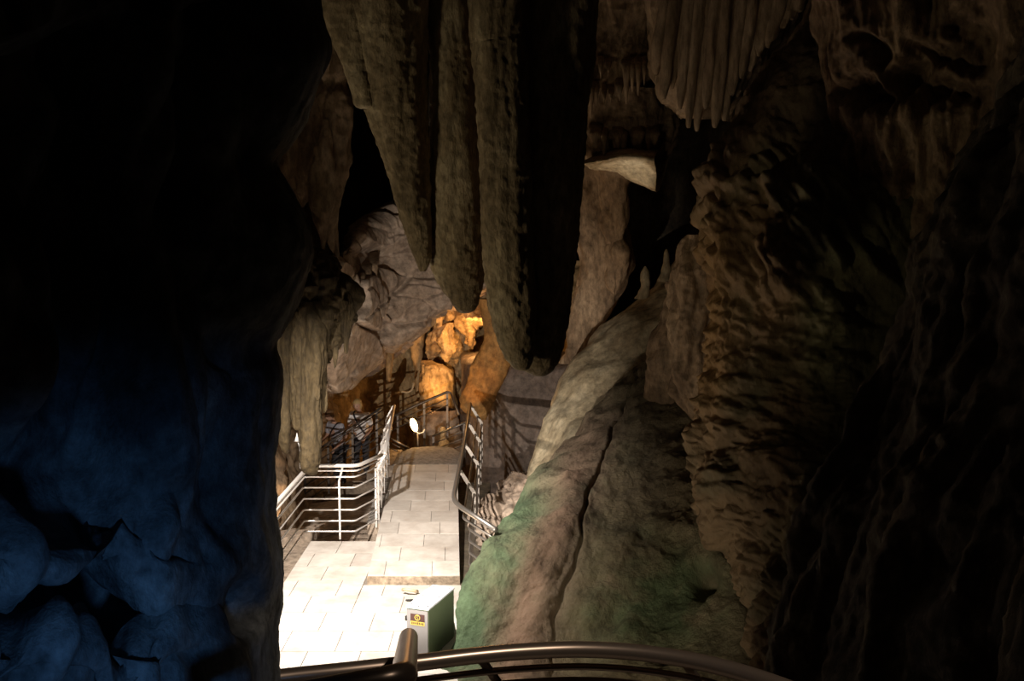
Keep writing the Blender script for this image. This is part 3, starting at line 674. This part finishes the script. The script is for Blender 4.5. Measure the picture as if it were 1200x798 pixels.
for py, pts in ((395, [(778, 17.6), (805, 17), (830, 16.6), (860, 16.2), (890, 15.8)]), (430, [(744, 16.6), (760, 16.2), (785, 15.9), (825, 15.5), (870, 15)]), (480, [(699, 15.6), (728, 15.2), (765, 14.8), (815, 14.4), (868, 13.8)]),
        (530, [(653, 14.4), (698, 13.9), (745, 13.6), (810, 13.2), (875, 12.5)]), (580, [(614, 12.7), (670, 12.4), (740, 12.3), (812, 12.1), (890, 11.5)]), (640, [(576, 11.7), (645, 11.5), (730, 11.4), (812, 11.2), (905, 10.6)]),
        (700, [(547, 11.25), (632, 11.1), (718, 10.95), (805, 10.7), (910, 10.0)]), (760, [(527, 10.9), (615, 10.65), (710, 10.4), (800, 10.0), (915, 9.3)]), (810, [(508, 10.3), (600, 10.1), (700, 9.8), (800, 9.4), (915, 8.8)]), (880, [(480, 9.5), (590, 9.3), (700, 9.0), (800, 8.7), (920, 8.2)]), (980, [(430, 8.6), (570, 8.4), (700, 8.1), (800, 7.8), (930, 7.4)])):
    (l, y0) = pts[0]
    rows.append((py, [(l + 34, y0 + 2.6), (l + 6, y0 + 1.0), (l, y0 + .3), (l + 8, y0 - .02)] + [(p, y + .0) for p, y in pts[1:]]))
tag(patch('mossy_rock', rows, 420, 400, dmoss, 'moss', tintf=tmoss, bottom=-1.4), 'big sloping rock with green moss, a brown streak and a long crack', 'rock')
# dark knob of rock on top of the mossy rock
def ddk(P): return .14 * fbm(P * 1.2, 3) + .05 * blobs(P, 4) + .03 * fbm(P * 6, 3)
tag(loft('hanging_rock', [(330, 780, 850), (390, 765, 850), (430, 762, 850), (465, 763, 845), (485, 768, 835), (493, 778, 820)], 15.2, 110, 100, ddk, 'brown'), 'dark brown rounded rock hanging above the top of the mossy rock', 'rock')

# flowstone mass on the right
def dflow(P):
    px, py = project(P)
    d = .22 * fbm(P * S3(.7, .7, .6), 3) + .05 * fbm(P * 3, 3)
    Q = np.stack([P[:, 0] * .8 + P[:, 2] * .55, P[:, 1], P[:, 2]], 1)
    up = smooth(390, 320, py)
    d += up * (.25 + .75 * smooth(150, 200, py)) * .16 * billow(Q * S3(3.6, 2.6, 1.0), 2, .45) + (1 - up) * .11 * billow(Q * S3(1.4, 1.4, 3.0), 3, .5)
    d += (.4 + .6 * smooth(150, 200, py)) * .035 * blobs(P, 8) + .018 * fbm(P * 11, 3)
    return d * smooth(1100, 980, px) + .05 * fbm(P * 2, 3)
def tflow(V):
    px, py = project(V); n = fbm(V * 1.2, 4) * .5
    c = np.tile(np.array([.29, .195, .105]), (len(V), 1))
    def mix(c, col, w): return c * (1 - w[:, None]) + np.array(col) * w[:, None]
    c = mix(c, (.19, .165, .095), np.clip(smooth(-.1, .4, n) * .8, 0, 1))
    c = mix(c, (.15, .17, .085), np.clip(smooth(880, 960, px + 80 * n) * .7, 0, 1))
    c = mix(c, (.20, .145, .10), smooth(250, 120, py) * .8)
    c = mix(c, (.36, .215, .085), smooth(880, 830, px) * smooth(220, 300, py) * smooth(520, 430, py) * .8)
    return c
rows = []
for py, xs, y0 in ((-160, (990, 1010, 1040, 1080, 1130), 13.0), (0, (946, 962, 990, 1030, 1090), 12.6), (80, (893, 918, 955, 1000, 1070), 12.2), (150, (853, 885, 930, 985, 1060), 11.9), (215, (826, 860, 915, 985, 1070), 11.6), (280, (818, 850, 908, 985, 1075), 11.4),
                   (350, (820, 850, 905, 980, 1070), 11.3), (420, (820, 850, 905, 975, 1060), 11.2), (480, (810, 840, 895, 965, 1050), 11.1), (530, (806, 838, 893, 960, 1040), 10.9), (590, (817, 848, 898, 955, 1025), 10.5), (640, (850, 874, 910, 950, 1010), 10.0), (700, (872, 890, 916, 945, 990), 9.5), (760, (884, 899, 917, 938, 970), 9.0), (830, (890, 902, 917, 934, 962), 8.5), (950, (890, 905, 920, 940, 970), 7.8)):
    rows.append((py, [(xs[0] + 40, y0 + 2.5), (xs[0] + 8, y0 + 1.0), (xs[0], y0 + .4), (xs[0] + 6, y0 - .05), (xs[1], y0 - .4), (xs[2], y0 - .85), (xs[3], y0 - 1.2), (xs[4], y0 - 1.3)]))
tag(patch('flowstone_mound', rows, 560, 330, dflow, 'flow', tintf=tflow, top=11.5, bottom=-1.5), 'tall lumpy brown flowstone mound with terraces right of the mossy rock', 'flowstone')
tag(loft('flowstone_fringe', [(275, 806, 850), (310, 792, 850), (340, 787, 850), (375, 783, 850), (410, 783, 850), (440, 782, 848), (462, 786, 845), (480, 795, 840), (492, 804, 834)], 12.6, 180, 110, lambda P: .12 * fbm(P * S3(1.2, 1.2, .8), 3) + .12 * flutes(P, 2.6, .6) + .03 * fbm(P * 7, 3), 'brown'), 'orange-brown hanging fringe along the left edge of the lumpy mound', 'flowstone')

# draped wall in the upper right
HOLES = [(1000, 108, 26, 15, .55), (1042, 84, 22, 10, .45), (1062, 96, 26, 15, .55), (1106, 112, 26, 16, .55), (1090, 66, 30, 14, .4), (1015, 60, 18, 10, .3), (1052, 205, 12, 24, .3), (1128, 40, 16, 26, .3)]
def ddr(P):
    px, py = project(P)
    fl = flutes(P, 4.2, .22); d = .12 * fbm(P * S3(1.0, 1.0, .6), 3) + .10 * fl + .05 * flutes(P + 7, 2.0, .2) + .02 * fbm(P * 8, 3)
    wx = 30 * fbm(P * 1.3 + 5, 4); wy = 22 * fbm(P * 1.6 + 9, 4) + 12 * fl
    for x, y, a, b, s in HOLES: d -= s * np.exp(-((px + wx - x) / a)**2 - ((py + wy - y) / b)**2)
    return d
rows = []
for py, l in ((-200, 950), (-60, 952), (0, 956), (60, 962), (130, 968), (180, 980), (230, 994), (270, 1008), (310, 1030), (350, 1045)):
    rows.append((py, [(l + 50, 13.0), (l + 6, 11.6), (l, 11.0), (l + 8, 10.6), (l + 50, 10.2), (l + 100, 9.9), (l + 160, 9.6), (l + 230, 9.3), (l + 330, 9)]))
tag(patch('draped_flowstone', rows, 330, 260, ddr, 'brown', top=11.5), 'draped brown flowstone with dark hollows in the upper right', 'flowstone')

# ------------------------------------------------------------------ RAILINGS
def offset_path(path, o):
    """shift a plan path sideways (left of travel) by o with mitred corners"""
    P = [np.array(p, float) for p in path]; out = []
    for i, p in enumerate(P):
        ns = []
        if i > 0: d = P[i][:2] - P[i - 1][:2]; d /= np.linalg.norm(d); ns.append(np.array([-d[1], d[0]]))
        if i < len(P) - 1: d = P[i + 1][:2] - P[i][:2]; d /= np.linalg.norm(d); ns.append(np.array([-d[1], d[0]]))
        n = sum(ns); n = n / np.linalg.norm(n); k = o / max(.35, float(n.dot(ns[0])))
        out.append(np.array([p[0] + n[0] * k, p[1] + n[1] * k, p[2]]))
    return out
def point_on(path, t):
    i = min(int(t), len(path) - 2); f = t - i; return np.array(path[i]) * (1 - f) + np.array(path[i + 1]) * f
def railing(root, path, heights, top_h, lean, knee, posts, r_bar=.014, r_top=.034, mat='rail', post=(.05, .014), rad=.12):
    def lat(h): return lean * np.clip((h - knee) / (top_h - knee), 0, 1)
    up = lambda pts, h: [np.array([p[0], p[1], p[2] + h]) for p in pts]
    tp = up(offset_path(path, lat(top_h)), top_h)
    tube('top_rail', round_path(tp, rad), r_top, mat, root, 12)
    for h in heights:
        tube('bar', round_path(up(offset_path(path, lat(h)), h), .05, 3), r_bar, mat, root, 8)
    kp = up(offset_path(path, 0), knee)
    for t in posts:
        b = point_on(path, t); tube('post', [b, point_on(kp, t), point_on(tp, t)], 0, mat, root, flat=post)

# white railing around the landing and along the left of the walkway
rl = thing('railing', 'bright white railing around the left side of the landing and along the walkway', 'railing')
pathL = [(-3.3, 10.6, .0), (-3.3, 15.42, .0), (-2.49, 15.42, .0), (-2.22, 15.95, .04)]
railing(rl, pathL[::-1], [.13, .30, .48, .66, .84, 1.02, 1.13], 1.22, .12, .95, [.03, 1.30, 2.96], post=(.03, .012), r_top=.03)
pathW = [(-2.22, 15.98, .10), (-2.33, 17.6, .18), (-2.44, 19.2, .34)]
railing(rl, pathW[::-1], [.13, .30, .48, .66, .84, 1.00], 1.16, .14, .9, [.02, .5, 1.0, 1.5, 1.95], post=(.07, .014), r_top=.028)
# right railing
rr = thing('railing', 'steel railing along the right side of the walkway, bending into the mossy rock', 'railing')
def right_railing():
    path = [(-.60, 19.3, .36), (-.57, 16.2, .24), (-.57, 13.0, .12), (.0, 11.85, .10)]
    railing(rr, path, [.13, .29, .45, .61, .77, .93], 1.16, -.22, .80, [0.02, .5, 1.0, 1.5], post=(.055, .014), rad=.35, mat='steel', r_top=.034, r_bar=.017)
right_railing()
# stair railing going down behind, in front of the visitors
rs = thing('railing', 'thin dark stair railing sloping down to the left in front of the two visitors', 'railing')
def stair_rail(root, a, b, n, gap, mat='gun', first=.06, r=.016, rt=.024):
    a = np.array(a, float); b = np.array(b, float); dn = np.array([0, 0, -1.0])
    tube('top_rail', [a, b], rt, mat, root, 8)
    for k in range(n): tube('bar', [a + dn * (first + gap * k), b + dn * (first + gap * k)], r * .8, mat, root, 6)
    for t in (.06, .36, .66, .95):
        p = a * (1 - t) + b * t; tube('post', [p, p + dn * 1.02], 0, mat, root, flat=(.045, .012))
stair_rail(rs, at(447, 478, 19.5), at(352, 541, 19.3), 6, .16)
# far railings in the orange light
rf = thing('railing', 'dark arched railing in front of the glowing grotto', 'railing')
p = [at(452, 492, 21.9), at(490, 474, 22.0), at(525, 459, 22.1), at(529, 461, 22.1), at(538, 486, 21.6)]
tube('top_rail', round_path(p, .1), .03, 'gun', rf)
for k in (.15, .30): tube('bar', [q - np.array([0, 0, k]) for q in p[:3]], .014, 'gun', rf, 6)
for q in (at(466, 486, 21.95), at(497, 471, 22.02), at(524, 460, 22.1)): tube('post', [q, q - np.array([0, 0, 1.1])], 0, 'gun', rf, flat=(.045, .012))
rg = thing('railing', 'low railing with gleaming bars right of the lit lamp', 'railing')
a, b = at(507, 511, 21.2), at(546, 495, 20.9)
tube('top_rail', [a, b], .024, 'steel', rg, 8)
for k in (.17, .32, .47): tube('bar', [a - np.array([0, 0, k]), b - np.array([0, 0, k])], .012, 'gun', rg, 6)
for t in (.02, .95): q = a * (1 - t) + b * t; tube('post', [q, q - np.array([0, 0, .95])], 0, 'gun', rg, flat=(.05, .012))
rh = thing('railing', 'short low railing with orange glints left of the lit lamp', 'railing')
a, b = at(446, 508, 21.0), at(479, 525, 20.85)
tube('top_rail', [a, b], .022, 'steel', rh, 8)
for k in (.09, .2): tube('bar', [a - np.array([0, 0, k]), b - np.array([0, 0, k])], .012, 'steel', rh, 6)
for t in (.05, .9): q = a * (1 - t) + b * t; tube('post', [q, q - np.array([0, 0, .8])], 0, 'gun', rh, flat=(.045, .012))

# stairs going down to the left behind the railing
st = thing('stairs', 'concrete steps going down behind the landing railing under the visitors', 'stairs')
for k in range(7):
    x1 = -2.36 - .28 * k; zt = .22 - .16 * k
    V, Fc = box((x1 - .14, 20.35, zt - .35), (.28, 1.5, .70)); link('step', V, Fc, 'ground', st, False)

# foreground railing of the viewing platform
rn = thing('railing', 'polished curved handrail with two lower bars at the bottom of the view', 'railing')
def near_rail():
    pp = [(250, 806), (330, 794), (410, 785.5), (490, 776.5), (560, 768), (620, 763), (680, 761), (740, 764), (800, 772), (850, 783), (890, 795), (940, 813), (1000, 838)]
    z = 3.37
    top = [on_floor(x, y, z) for x, y in pp]
    T = cr(np.array(top), 60); tube('top_rail', T, .028, 'darkrail', rn, 16)
    for dz, dr, r in ((-.088, .072, .013), (-.165, .145, .013)):
        c = np.array([.1, -.4, 0]); q = []
        for p_ in T:
            v = p_ - c; v[2] = 0; v /= np.linalg.norm(v); q.append(p_ + v * dr * .8 + np.array([0, 0, dz]))
        tube('bar', q, r, 'darkrail', rn, 8)
    for px, py in ((561, 769), (800, 773), (350, 792)):
        a = on_floor(px, py, z); b = at(px + 28, py + 38, a[1] + .22)
        tube('post', [a, b, b + np.array([0, 0, -.9])], 0, 'darkrail', rn, flat=(.035, .012))
near_rail()
def near_handrail():
    h = thing('handrail', 'dark tube handrail ending in an elbow at the bottom left of the view', 'handrail')
    pts = round_path([at(230, 838, 1.95), at(400, 806, 2.0), at(473, 793, 2.03), at(479, 746, 3.0), at(480, 764, 3.35), at(481, 850, 3.5)], .05, 5)
    tube('tube', pts, .029, 'darkrail', h, 16)
near_handrail()

# ------------------------------------------------------------------ cabinet and small things
def cabinet():
    c = thing('electrical_cabinet', 'small grey and green metal electrical cabinet standing on the landing by the mossy rock', 'cabinet')
    sd = np.array([.34, .94]); fd = np.array([.94, -.34]); w, dp, h = .27, .72, .585
    FR = np.array([-.94, 10.84]); ctr = FR - fd * w / 2 + sd * dp / 2; ax = (fd, sd)
    pos = lambda a, b, z: (*(FR - fd * (w / 2 - a) + sd * b), z)
    MB().add(*box(pos(0, dp / 2, .02 + h / 2), (w, dp, h), ax)).build('body', 'cabgreen', c)
    MB().add(*box(pos(0, dp / 2, .03), (w - .02, dp - .02, .06), ax)).build('plinth', 'black', c)
    lid = MB().add(*box(pos(0, dp / 2 - .004, .02 + h + .009), (w + .014, dp + .018, .02), ax)).build('lid', 'cabtop', c)
    for a, b in ((-.1, .06), (.1, .06), (-.1, .36), (.1, .36), (-.1, .66), (.1, .66), (0, .02)):
        V, Fc = sweep([pos(a, b, .02 + h + .018), pos(a, b, .02 + h + .024)], .008, 8); link('screw', V, Fc, 'black', lid)
    door = MB().add(*box(pos(0, -.008, .02 + h / 2), (w - .012, .016, h - .03), ax)).build('door', 'cabfront', c)
    sg = MB().add(*box(pos(.005, -.018, .505), (.175, .004, .085), ax)).build('sign', 'signdark', c)
    MB().add(*box(pos(.005, -.018, .440), (.175, .005, .046), ax)).build('sign_band', 'signyel', c)
    V, Fc = [], []
    p0 = np.array(pos(.005, -.0215, .508)); f3 = np.array([*fd, 0])
    ring = [p0 + f3 * .030 * math.cos(t) + np.array([0, 0, .030 * math.sin(t)]) for t in np.linspace(0, 2 * math.pi, 17)]
    V, Fc = sweep(ring, .005, 6, caps=False); link('emblem_ring', V, Fc, 'signyel', sg)
    zz = [p0 + f3 * a + np.array([0, 0, b]) for a, b in ((.008, .026), (-.009, .002), (.009, -.002), (-.006, -.026))]
    V, Fc = sweep(zz, .004, 6); link('emblem_bolt', V, Fc, 'signyel', sg)
    for k in range(7):
        MB().add(*box(pos(-.062 + k * .0225, -.0215, .441), (.012, .002, .020 if k % 3 else .026), ax)).build('letter_mark', 'signdark', sg)
    for z in (.16, .48): MB().add(*box(pos(-w / 2 - .006, -.006, z), (.02, .03, .05), ax)).build('hinge', 'black', c)
cabinet()
def small_things():
    q = on_floor(527, 737, 0); V, Fc = loft_grid([(727, 524, 530), (731, 521, 533), (737, 520, 534), (743, 522, 533)], q[1] - .1, 16, 18, lambda P: .01 * fbm(P * 12, 3))
    tag(link('stone', V, Fc, 'white'), 'small white stone between cabinet and mossy rock', 'stone')
    p = on_floor(480, 695, .03)
    o = tube('pipe_stub', [p + np.array([-.10, .05, .03]), p + np.array([-.03, 0, .05]), p + np.array([.06, .0, .03]), p + np.array([.10, .06, .0])], .022, 'cable')
    tag(o, 'small tan pipe stub lying against the low step behind the cabinet', 'pipe')
    p = on_floor(479, 704, .015)
    o = tube('cable_end', [p + np.array([-.04, .02, 0]), p + np.array([.02, 0, .01]), p + np.array([.05, .03, .0])], .012, 'black')
    tag(o, 'tiny dark cable end on the landing beside the cabinet', 'cable')
    # bell topped post light at the railing
    b = thing('post_light', 'little white bell topped post light at the corner of the landing railing', 'lamp')
    base = at(355, 548, 15.15); top = at(348, 516, 15.15)
    tube('stem', round_path([at(352, 549, 15.15), at(351.5, 524, 15.15), top + np.array([.02, 0, -.03])], .05), .012, 'white', b, 8)
    rings = [(0.0, .055), (-.012, .055), (.03, .035), (.055, .016), (.10, .010), (.12, .004)]
    V, Fc = [], []
    for k, (z, r) in enumerate(rings):
        for j in range(14): V.append((top[0] + r * math.cos(j * math.pi / 7), top[1] + r * math.sin(j * math.pi / 7), top[2] + z))
    for k in range(len(rings) - 1):
        for j in range(14): Fc.append((k * 14 + j, k * 14 + (j + 1) % 14, (k + 1) * 14 + (j + 1) % 14, (k + 1) * 14 + j))
    link('bell', V, Fc, 'white', b)
    # lit lamp
    l = thing('lamp', 'lit glowing lamp on a bracket at the end of the walkway', 'lamp')
    c = at(485, 498, 21.0); V, Fc = [], []
    ax_ = np.array([-.30, 0, .95]); ay = np.array([.95, 0, .30])
    for i in range(13):
        t = math.pi * i / 12
        for j in range(16):
            a = 2 * math.pi * j / 16
            V.append(c + ax_ * .15 * math.cos(t) + .075 * math.sin(t) * (ay * math.cos(a) + np.array([0, 1, 0]) * math.sin(a)))
    for i in range(12):
        for j in range(16): Fc.append((i * 16 + j, i * 16 + (j + 1) % 16, (i + 1) * 16 + (j + 1) % 16, (i + 1) * 16 + j))
    link('globe', V, Fc, 'globe', l)
    tube('bracket', [c + np.array([.04, 0, -.13]), c + np.array([.10, 0, -.19]), c + np.array([.20, 0, -.16]), c + np.array([.24, 0, -.09])], .014, 'white', l, 8)
    tube('stem', [c + np.array([.08, .02, -.17]), c + np.array([.08, .02, -1.0])], .022, 'steel', l, 8)
    lo = lamp('lamp_bulb', 'POINT', c + np.array([0, -.2, .05]), 6, ORANGE, size=.08); lo.parent = l
    # small lit stalagmite
    tag(loft('stalagmite', [(500, 517, 521), (504, 515, 523), (510, 516, 522), (514, 516, 523), (520, 514, 526), (530, 512, 528), (545, 510, 530)], 21.7, 50, 26, lambda P: .03 * fbm(P * 5, 3), 'pale'), 'small bright yellow lit stalagmite behind the low railing', 'stalagmite')
    tag(loft('dark_boulder', [(480, 500, 530), (488, 488, 536), (500, 484, 540), (515, 482, 542), (540, 480, 545)], 23.0, 60, 60, lambda P: .12 * fbm(P * 1.5, 4), 'bed'), 'dark rounded boulder under the arched railing', 'rock')
    # curled pale cable on the grotto wall
    tag(tube('cable', round_path([at(463, 461, 22.3), at(470, 459, 22.3), at(478, 460, 22.3), at(483, 457, 22.3), at(485, 449, 22.3)], .1), .022, 'cable'), 'short curled pale cable hanging on the grotto wall', 'cable')
small_things()

# ------------------------------------------------------------------ PEOPLE
def skin_mesh(name, verts, edges, radii, mat, parent=None, sub=2, root=0):
    me = bpy.data.meshes.new(name); me.from_pydata([tuple(v) for v in verts], edges, [])
    o = bpy.data.objects.new(name, me); COL.objects.link(o)
    sk = o.modifiers.new('skin', 'SKIN'); sk.use_smooth_shade = True
    sv = me.skin_vertices[0].data
    for i, r in enumerate(radii):
        sv[i].radius = (r, r) if not isinstance(r, tuple) else r
    sv[root].use_root = True
    me.materials.append(M[mat])
    sb = o.modifiers.new('subdivision', 'SUBSURF'); sb.levels = sub; sb.render_levels = sub
    dg = bpy.context.evaluated_depsgraph_get(); ev = bpy.data.meshes.new_from_object(o.evaluated_get(dg))
    bpy.data.objects.remove(o)
    ev.name = name; n = bpy.data.objects.new(name, ev); COL.objects.link(n)
    if parent is not None: n.parent = parent
    for p in ev.polygons: p.use_smooth = True
    return n
def head_mesh(c, face, s=1.0):
    """head with brow, nose, chin and ears; face = unit vector in plan plus tilt"""
    f = Vector(face).normalized(); r = f.cross(Vector((0, 0, 1))).normalized(); u = r.cross(f).normalized(); c = Vector(tuple(c))
    V, Fc = [], []; nt, na = 22, 28
    for i in range(nt + 1):
        t = math.pi * i / nt
        for j in range(na):
            a = 2 * math.pi * j / na
            x = math.sin(t) * math.cos(a); y = math.sin(t) * math.sin(a); z = math.cos(t)
            w = .078 * (1 - .18 * max(0, -z)); d = .098 * (1 - .10 * max(0, -z)); h = .118
            px, py, pz = x * w, y * d, z * h
            if y > 0:
                g = math.exp(-((x / .16)**2)) ; py += g * (.022 * math.exp(-((z + .12) / .13)**2) + .008 * math.exp(-((z + .62) / .12)**2))
                for sx in (-1, 1): py -= .012 * math.exp(-(((x - sx * .4) / .16)**2 + ((z - .08) / .10)**2))
                py += .006 * math.exp(-(((x) / .3)**2 + ((z + .42) / .05)**2))
            for sx in (-1, 1): px += sx * .016 * math.exp(-(((x - sx) / .12)**2 + ((y + .05) / .16)**2 + ((z + .02) / .22)**2))
            V.append(c + (r * px + f * py + u * pz) * s)
    for i in range(nt):
        for j in range(na): Fc.append((i * na + j, i * na + (j + 1) % na, (i + 1) * na + (j + 1) % na, (i + 1) * na + j))
    return V, Fc, (r, f, u)
def person(base, yaw, H, shirt, hair, label, strap_side, stoop, hairlen):
    p = thing('person', label, 'person'); k = H / 1.72
    cy, sy = math.cos(yaw), math.sin(yaw)
    def w(x, y, z): return np.array([base[0] + (x * cy - y * sy) * k, base[1] + (x * sy + y * cy) * k, base[2] + z * k])   # y = facing
    s = stoop
    J = {'pel': w(0, 0, .93), 'wai': w(0, .02 + s * .3, 1.10), 'che': w(0, .03 + s * .6, 1.30), 'nek': w(0, .03 + s, 1.45), 'hd': w(0, .06 + s * 1.3, 1.56),
         'shl': w(-.18, .02 + s * .9, 1.41), 'shr': w(.18, .02 + s * .9, 1.41), 'ell': w(-.25, .02 + s * .6, 1.14), 'elr': w(.26, .06 + s * .6, 1.15),
         'wrl': w(-.20, .20 + s * .6, .98), 'wrr': w(.20, .27 + s * .6, 1.05), 'hil': w(-.09, 0, .88), 'hir': w(.09, 0, .88),
         'knl': w(-.10, .04, .49), 'knr': w(.10, .09, .52), 'anl': w(-.10, 0, .09), 'anr': w(.10, -.04, .12), 'tol': w(-.11, .15, .03), 'tor': w(.11, .10, .05)}
    R = {'pel': .125, 'wai': .115, 'che': .125, 'nek': .052, 'hd': .05, 'shl': .062, 'shr': .062, 'ell': .040, 'elr': .040, 'wrl': .028, 'wrr': .028, 'hil': .085, 'hir': .085, 'knl': .056, 'knr': .056, 'anl': .036, 'anr': .036, 'tol': .03, 'tor': .03}
    names = list(J); ix = {n: i for i, n in enumerate(names)}
    E = [('pel', 'wai'), ('wai', 'che'), ('che', 'nek'), ('nek', 'hd'), ('che', 'shl'), ('che', 'shr'), ('shl', 'ell'), ('shr', 'elr'), ('ell', 'wrl'), ('elr', 'wrr'),
         ('pel', 'hil'), ('pel', 'hir'), ('hil', 'knl'), ('hir', 'knr'), ('knl', 'anl'), ('knr', 'anr'), ('anl', 'tol'), ('anr', 'tor')]
    vs_ = [J[n] for n in names]; rs_ = [R[n] * k for n in names]; es = [(ix[a], ix[b]) for a, b in E]
    for side, wn, en in ((-1, 'wrl', 'ell'), (1, 'wrr', 'elr')):       # palm and five fingers
        d = (J[wn] - J[en]); d /= np.linalg.norm(d); lat = w(1, 0, 0) - w(0, 0, 0); lat /= np.linalg.norm(lat)
        pal = J[wn] + d * .055 * k; vs_.append(pal); rs_.append(.030 * k); ip = len(vs_) - 1; es.append((ix[wn], ip))
        dn = np.array([0, 0, -1.0])
        for fi, (o, ln) in enumerate(((-.030, .060), (-.010, .070), (.010, .066), (.028, .052))):
            a = pal + d * .045 * k + lat * o * k; b = a + (d * .6 + dn * .5) * ln * .55 * k; c = b + (d * .1 + dn * .9) * ln * .45 * k
            for q, r in ((a, .010), (b, .009), (c, .008)): vs_.append(q); rs_.append(r * k)
            n = len(vs_); es += [(ip, n - 3), (n - 3, n - 2), (n - 2, n - 1)]
        a = pal - lat * side * .034 * k; b = a + (d * .7 - lat * side * .4) * .04 * k
        for q, r in ((a, .011), (b, .009)): vs_.append(q); rs_.append(r * k)
        n = len(vs_); es += [(ip, n - 2), (n - 2, n - 1)]
    body = skin_mesh('body', vs_, es, rs_, 'skin', p)
    face = (w(0, 1, 0) - w(0, 0, 0)) / k; face[2] = -.35
    hc = w(0, .10 + s * 1.45, 1.63)
    V, Fc, (r, f, u) = head_mesh(hc, face, k)
    link('head', V, Fc, 'skin', p)
    hp = Vector(tuple(hc))
    for sx in (-1, 1):
        e = hp + r * (.031 * sx * k) + f * (.083 * k) + u * (.012 * k)
        Ve, Fe = [], []
        for i in range(7):
            for j in range(8):
                t = math.pi * i / 6; a = 2 * math.pi * j / 8
                Ve.append(e + Vector((math.sin(t) * math.cos(a), math.sin(t) * math.sin(a), math.cos(t))) * .011 * k)
        for i in range(6):
            for j in range(8): Fe.append((i * 8 + j, i * 8 + (j + 1) % 8, (i + 1) * 8 + (j + 1) % 8, (i + 1) * 8 + j))
        link('eye', Ve, Fe, 'black', p)
    # hair cap
    Vh, Fh = [], []; nt, na = 16, 28
    for i in range(nt + 1):
        for j in range(na):
            a = 2 * math.pi * j / na; y = math.sin(a)
            tm = math.radians(78 + (hairlen * 62 if y < .35 else 0) + (0 if y > .35 else 12)) if y < .6 else math.radians(62)
            t = tm * i / nt; n = 1.13 + .05 * math.sin(9 * a + 5 * t) + .03 * math.sin(17 * a)
            Vh.append(hp + (r * (math.sin(t) * math.cos(a) * .080 * n) + f * (math.sin(t) * y * .098 * n - .008) + u * (math.cos(t) * .119 * (n - .04))) * k)
    for i in range(nt):
        for j in range(na): Fh.append((i * na + j, i * na + (j + 1) % na, (i + 1) * na + (j + 1) % na, (i + 1) * na + j))
    link('hair', Vh, Fh, hair, p)
    # shirt: short sleeves, hem below the waist
    mid = lambda a, b, t: J[a] * (1 - t) + J[b] * t
    sv = [J['pel'], J['wai'], J['che'], mid('che', 'nek', .75), J['shl'], J['shr'], mid('shl', 'ell', .85), mid('shr', 'elr', .85), w(0, -.01, .84)]
    skin_mesh('shirt', sv, [(0, 1), (1, 2), (2, 3), (2, 4), (2, 5), (4, 6), (5, 7), (0, 8)], [(.155 * k, .135 * k), (.145 * k, .125 * k), (.155 * k, .130 * k), .070 * k, .082 * k, .082 * k, .064 * k, .064 * k, (.165 * k, .14 * k)], shirt, p, 2, 1)
    tv = [w(0, 0, .93), J['hil'], J['hir'], J['knl'], J['knr'], mid('knl', 'anl', .92), mid('knr', 'anr', .92)]
    skin_mesh('trousers', tv, [(0, 1), (0, 2), (1, 3), (2, 4), (3, 5), (4, 6)], [.125 * k, .10 * k, .10 * k, .075 * k, .075 * k, .06 * k, .06 * k], 'trouser', p, 2)
    ss = strap_side
    st_ = [w(.12 * ss, -.12 + s * .9, 1.36), w(.12 * ss, .0 + s * .9, 1.475), w(.09 * ss, .12 + s * .85, 1.40), w(-.02 * ss, .175 + s * .6, 1.24), w(-.13 * ss, .16 + s * .3, 1.06), w(-.18 * ss, .06, .95)]
    tube('bag_strap', cr(np.array(st_), 16), 0, 'strap', p, flat=(.035 * k, .012))
    return p
pa = at(424, 500, 20.25); pb = at(399, 508, 20.2)
person((pa[0], 20.25, -.24), math.radians(180 - 18), 1.70, 'shirt_w', 'hair_b', 'fair haired visitor in a white shirt behind the stair railing, nearer the walkway', 1, .06, 1.0)
person((pb[0], 20.15, -.40), math.radians(180 - 40), 1.66, 'shirt_g', 'hair_d', 'stooping visitor in a grey shirt with a dark shoulder strap beside the tan stalactite', -1, .12, .4)
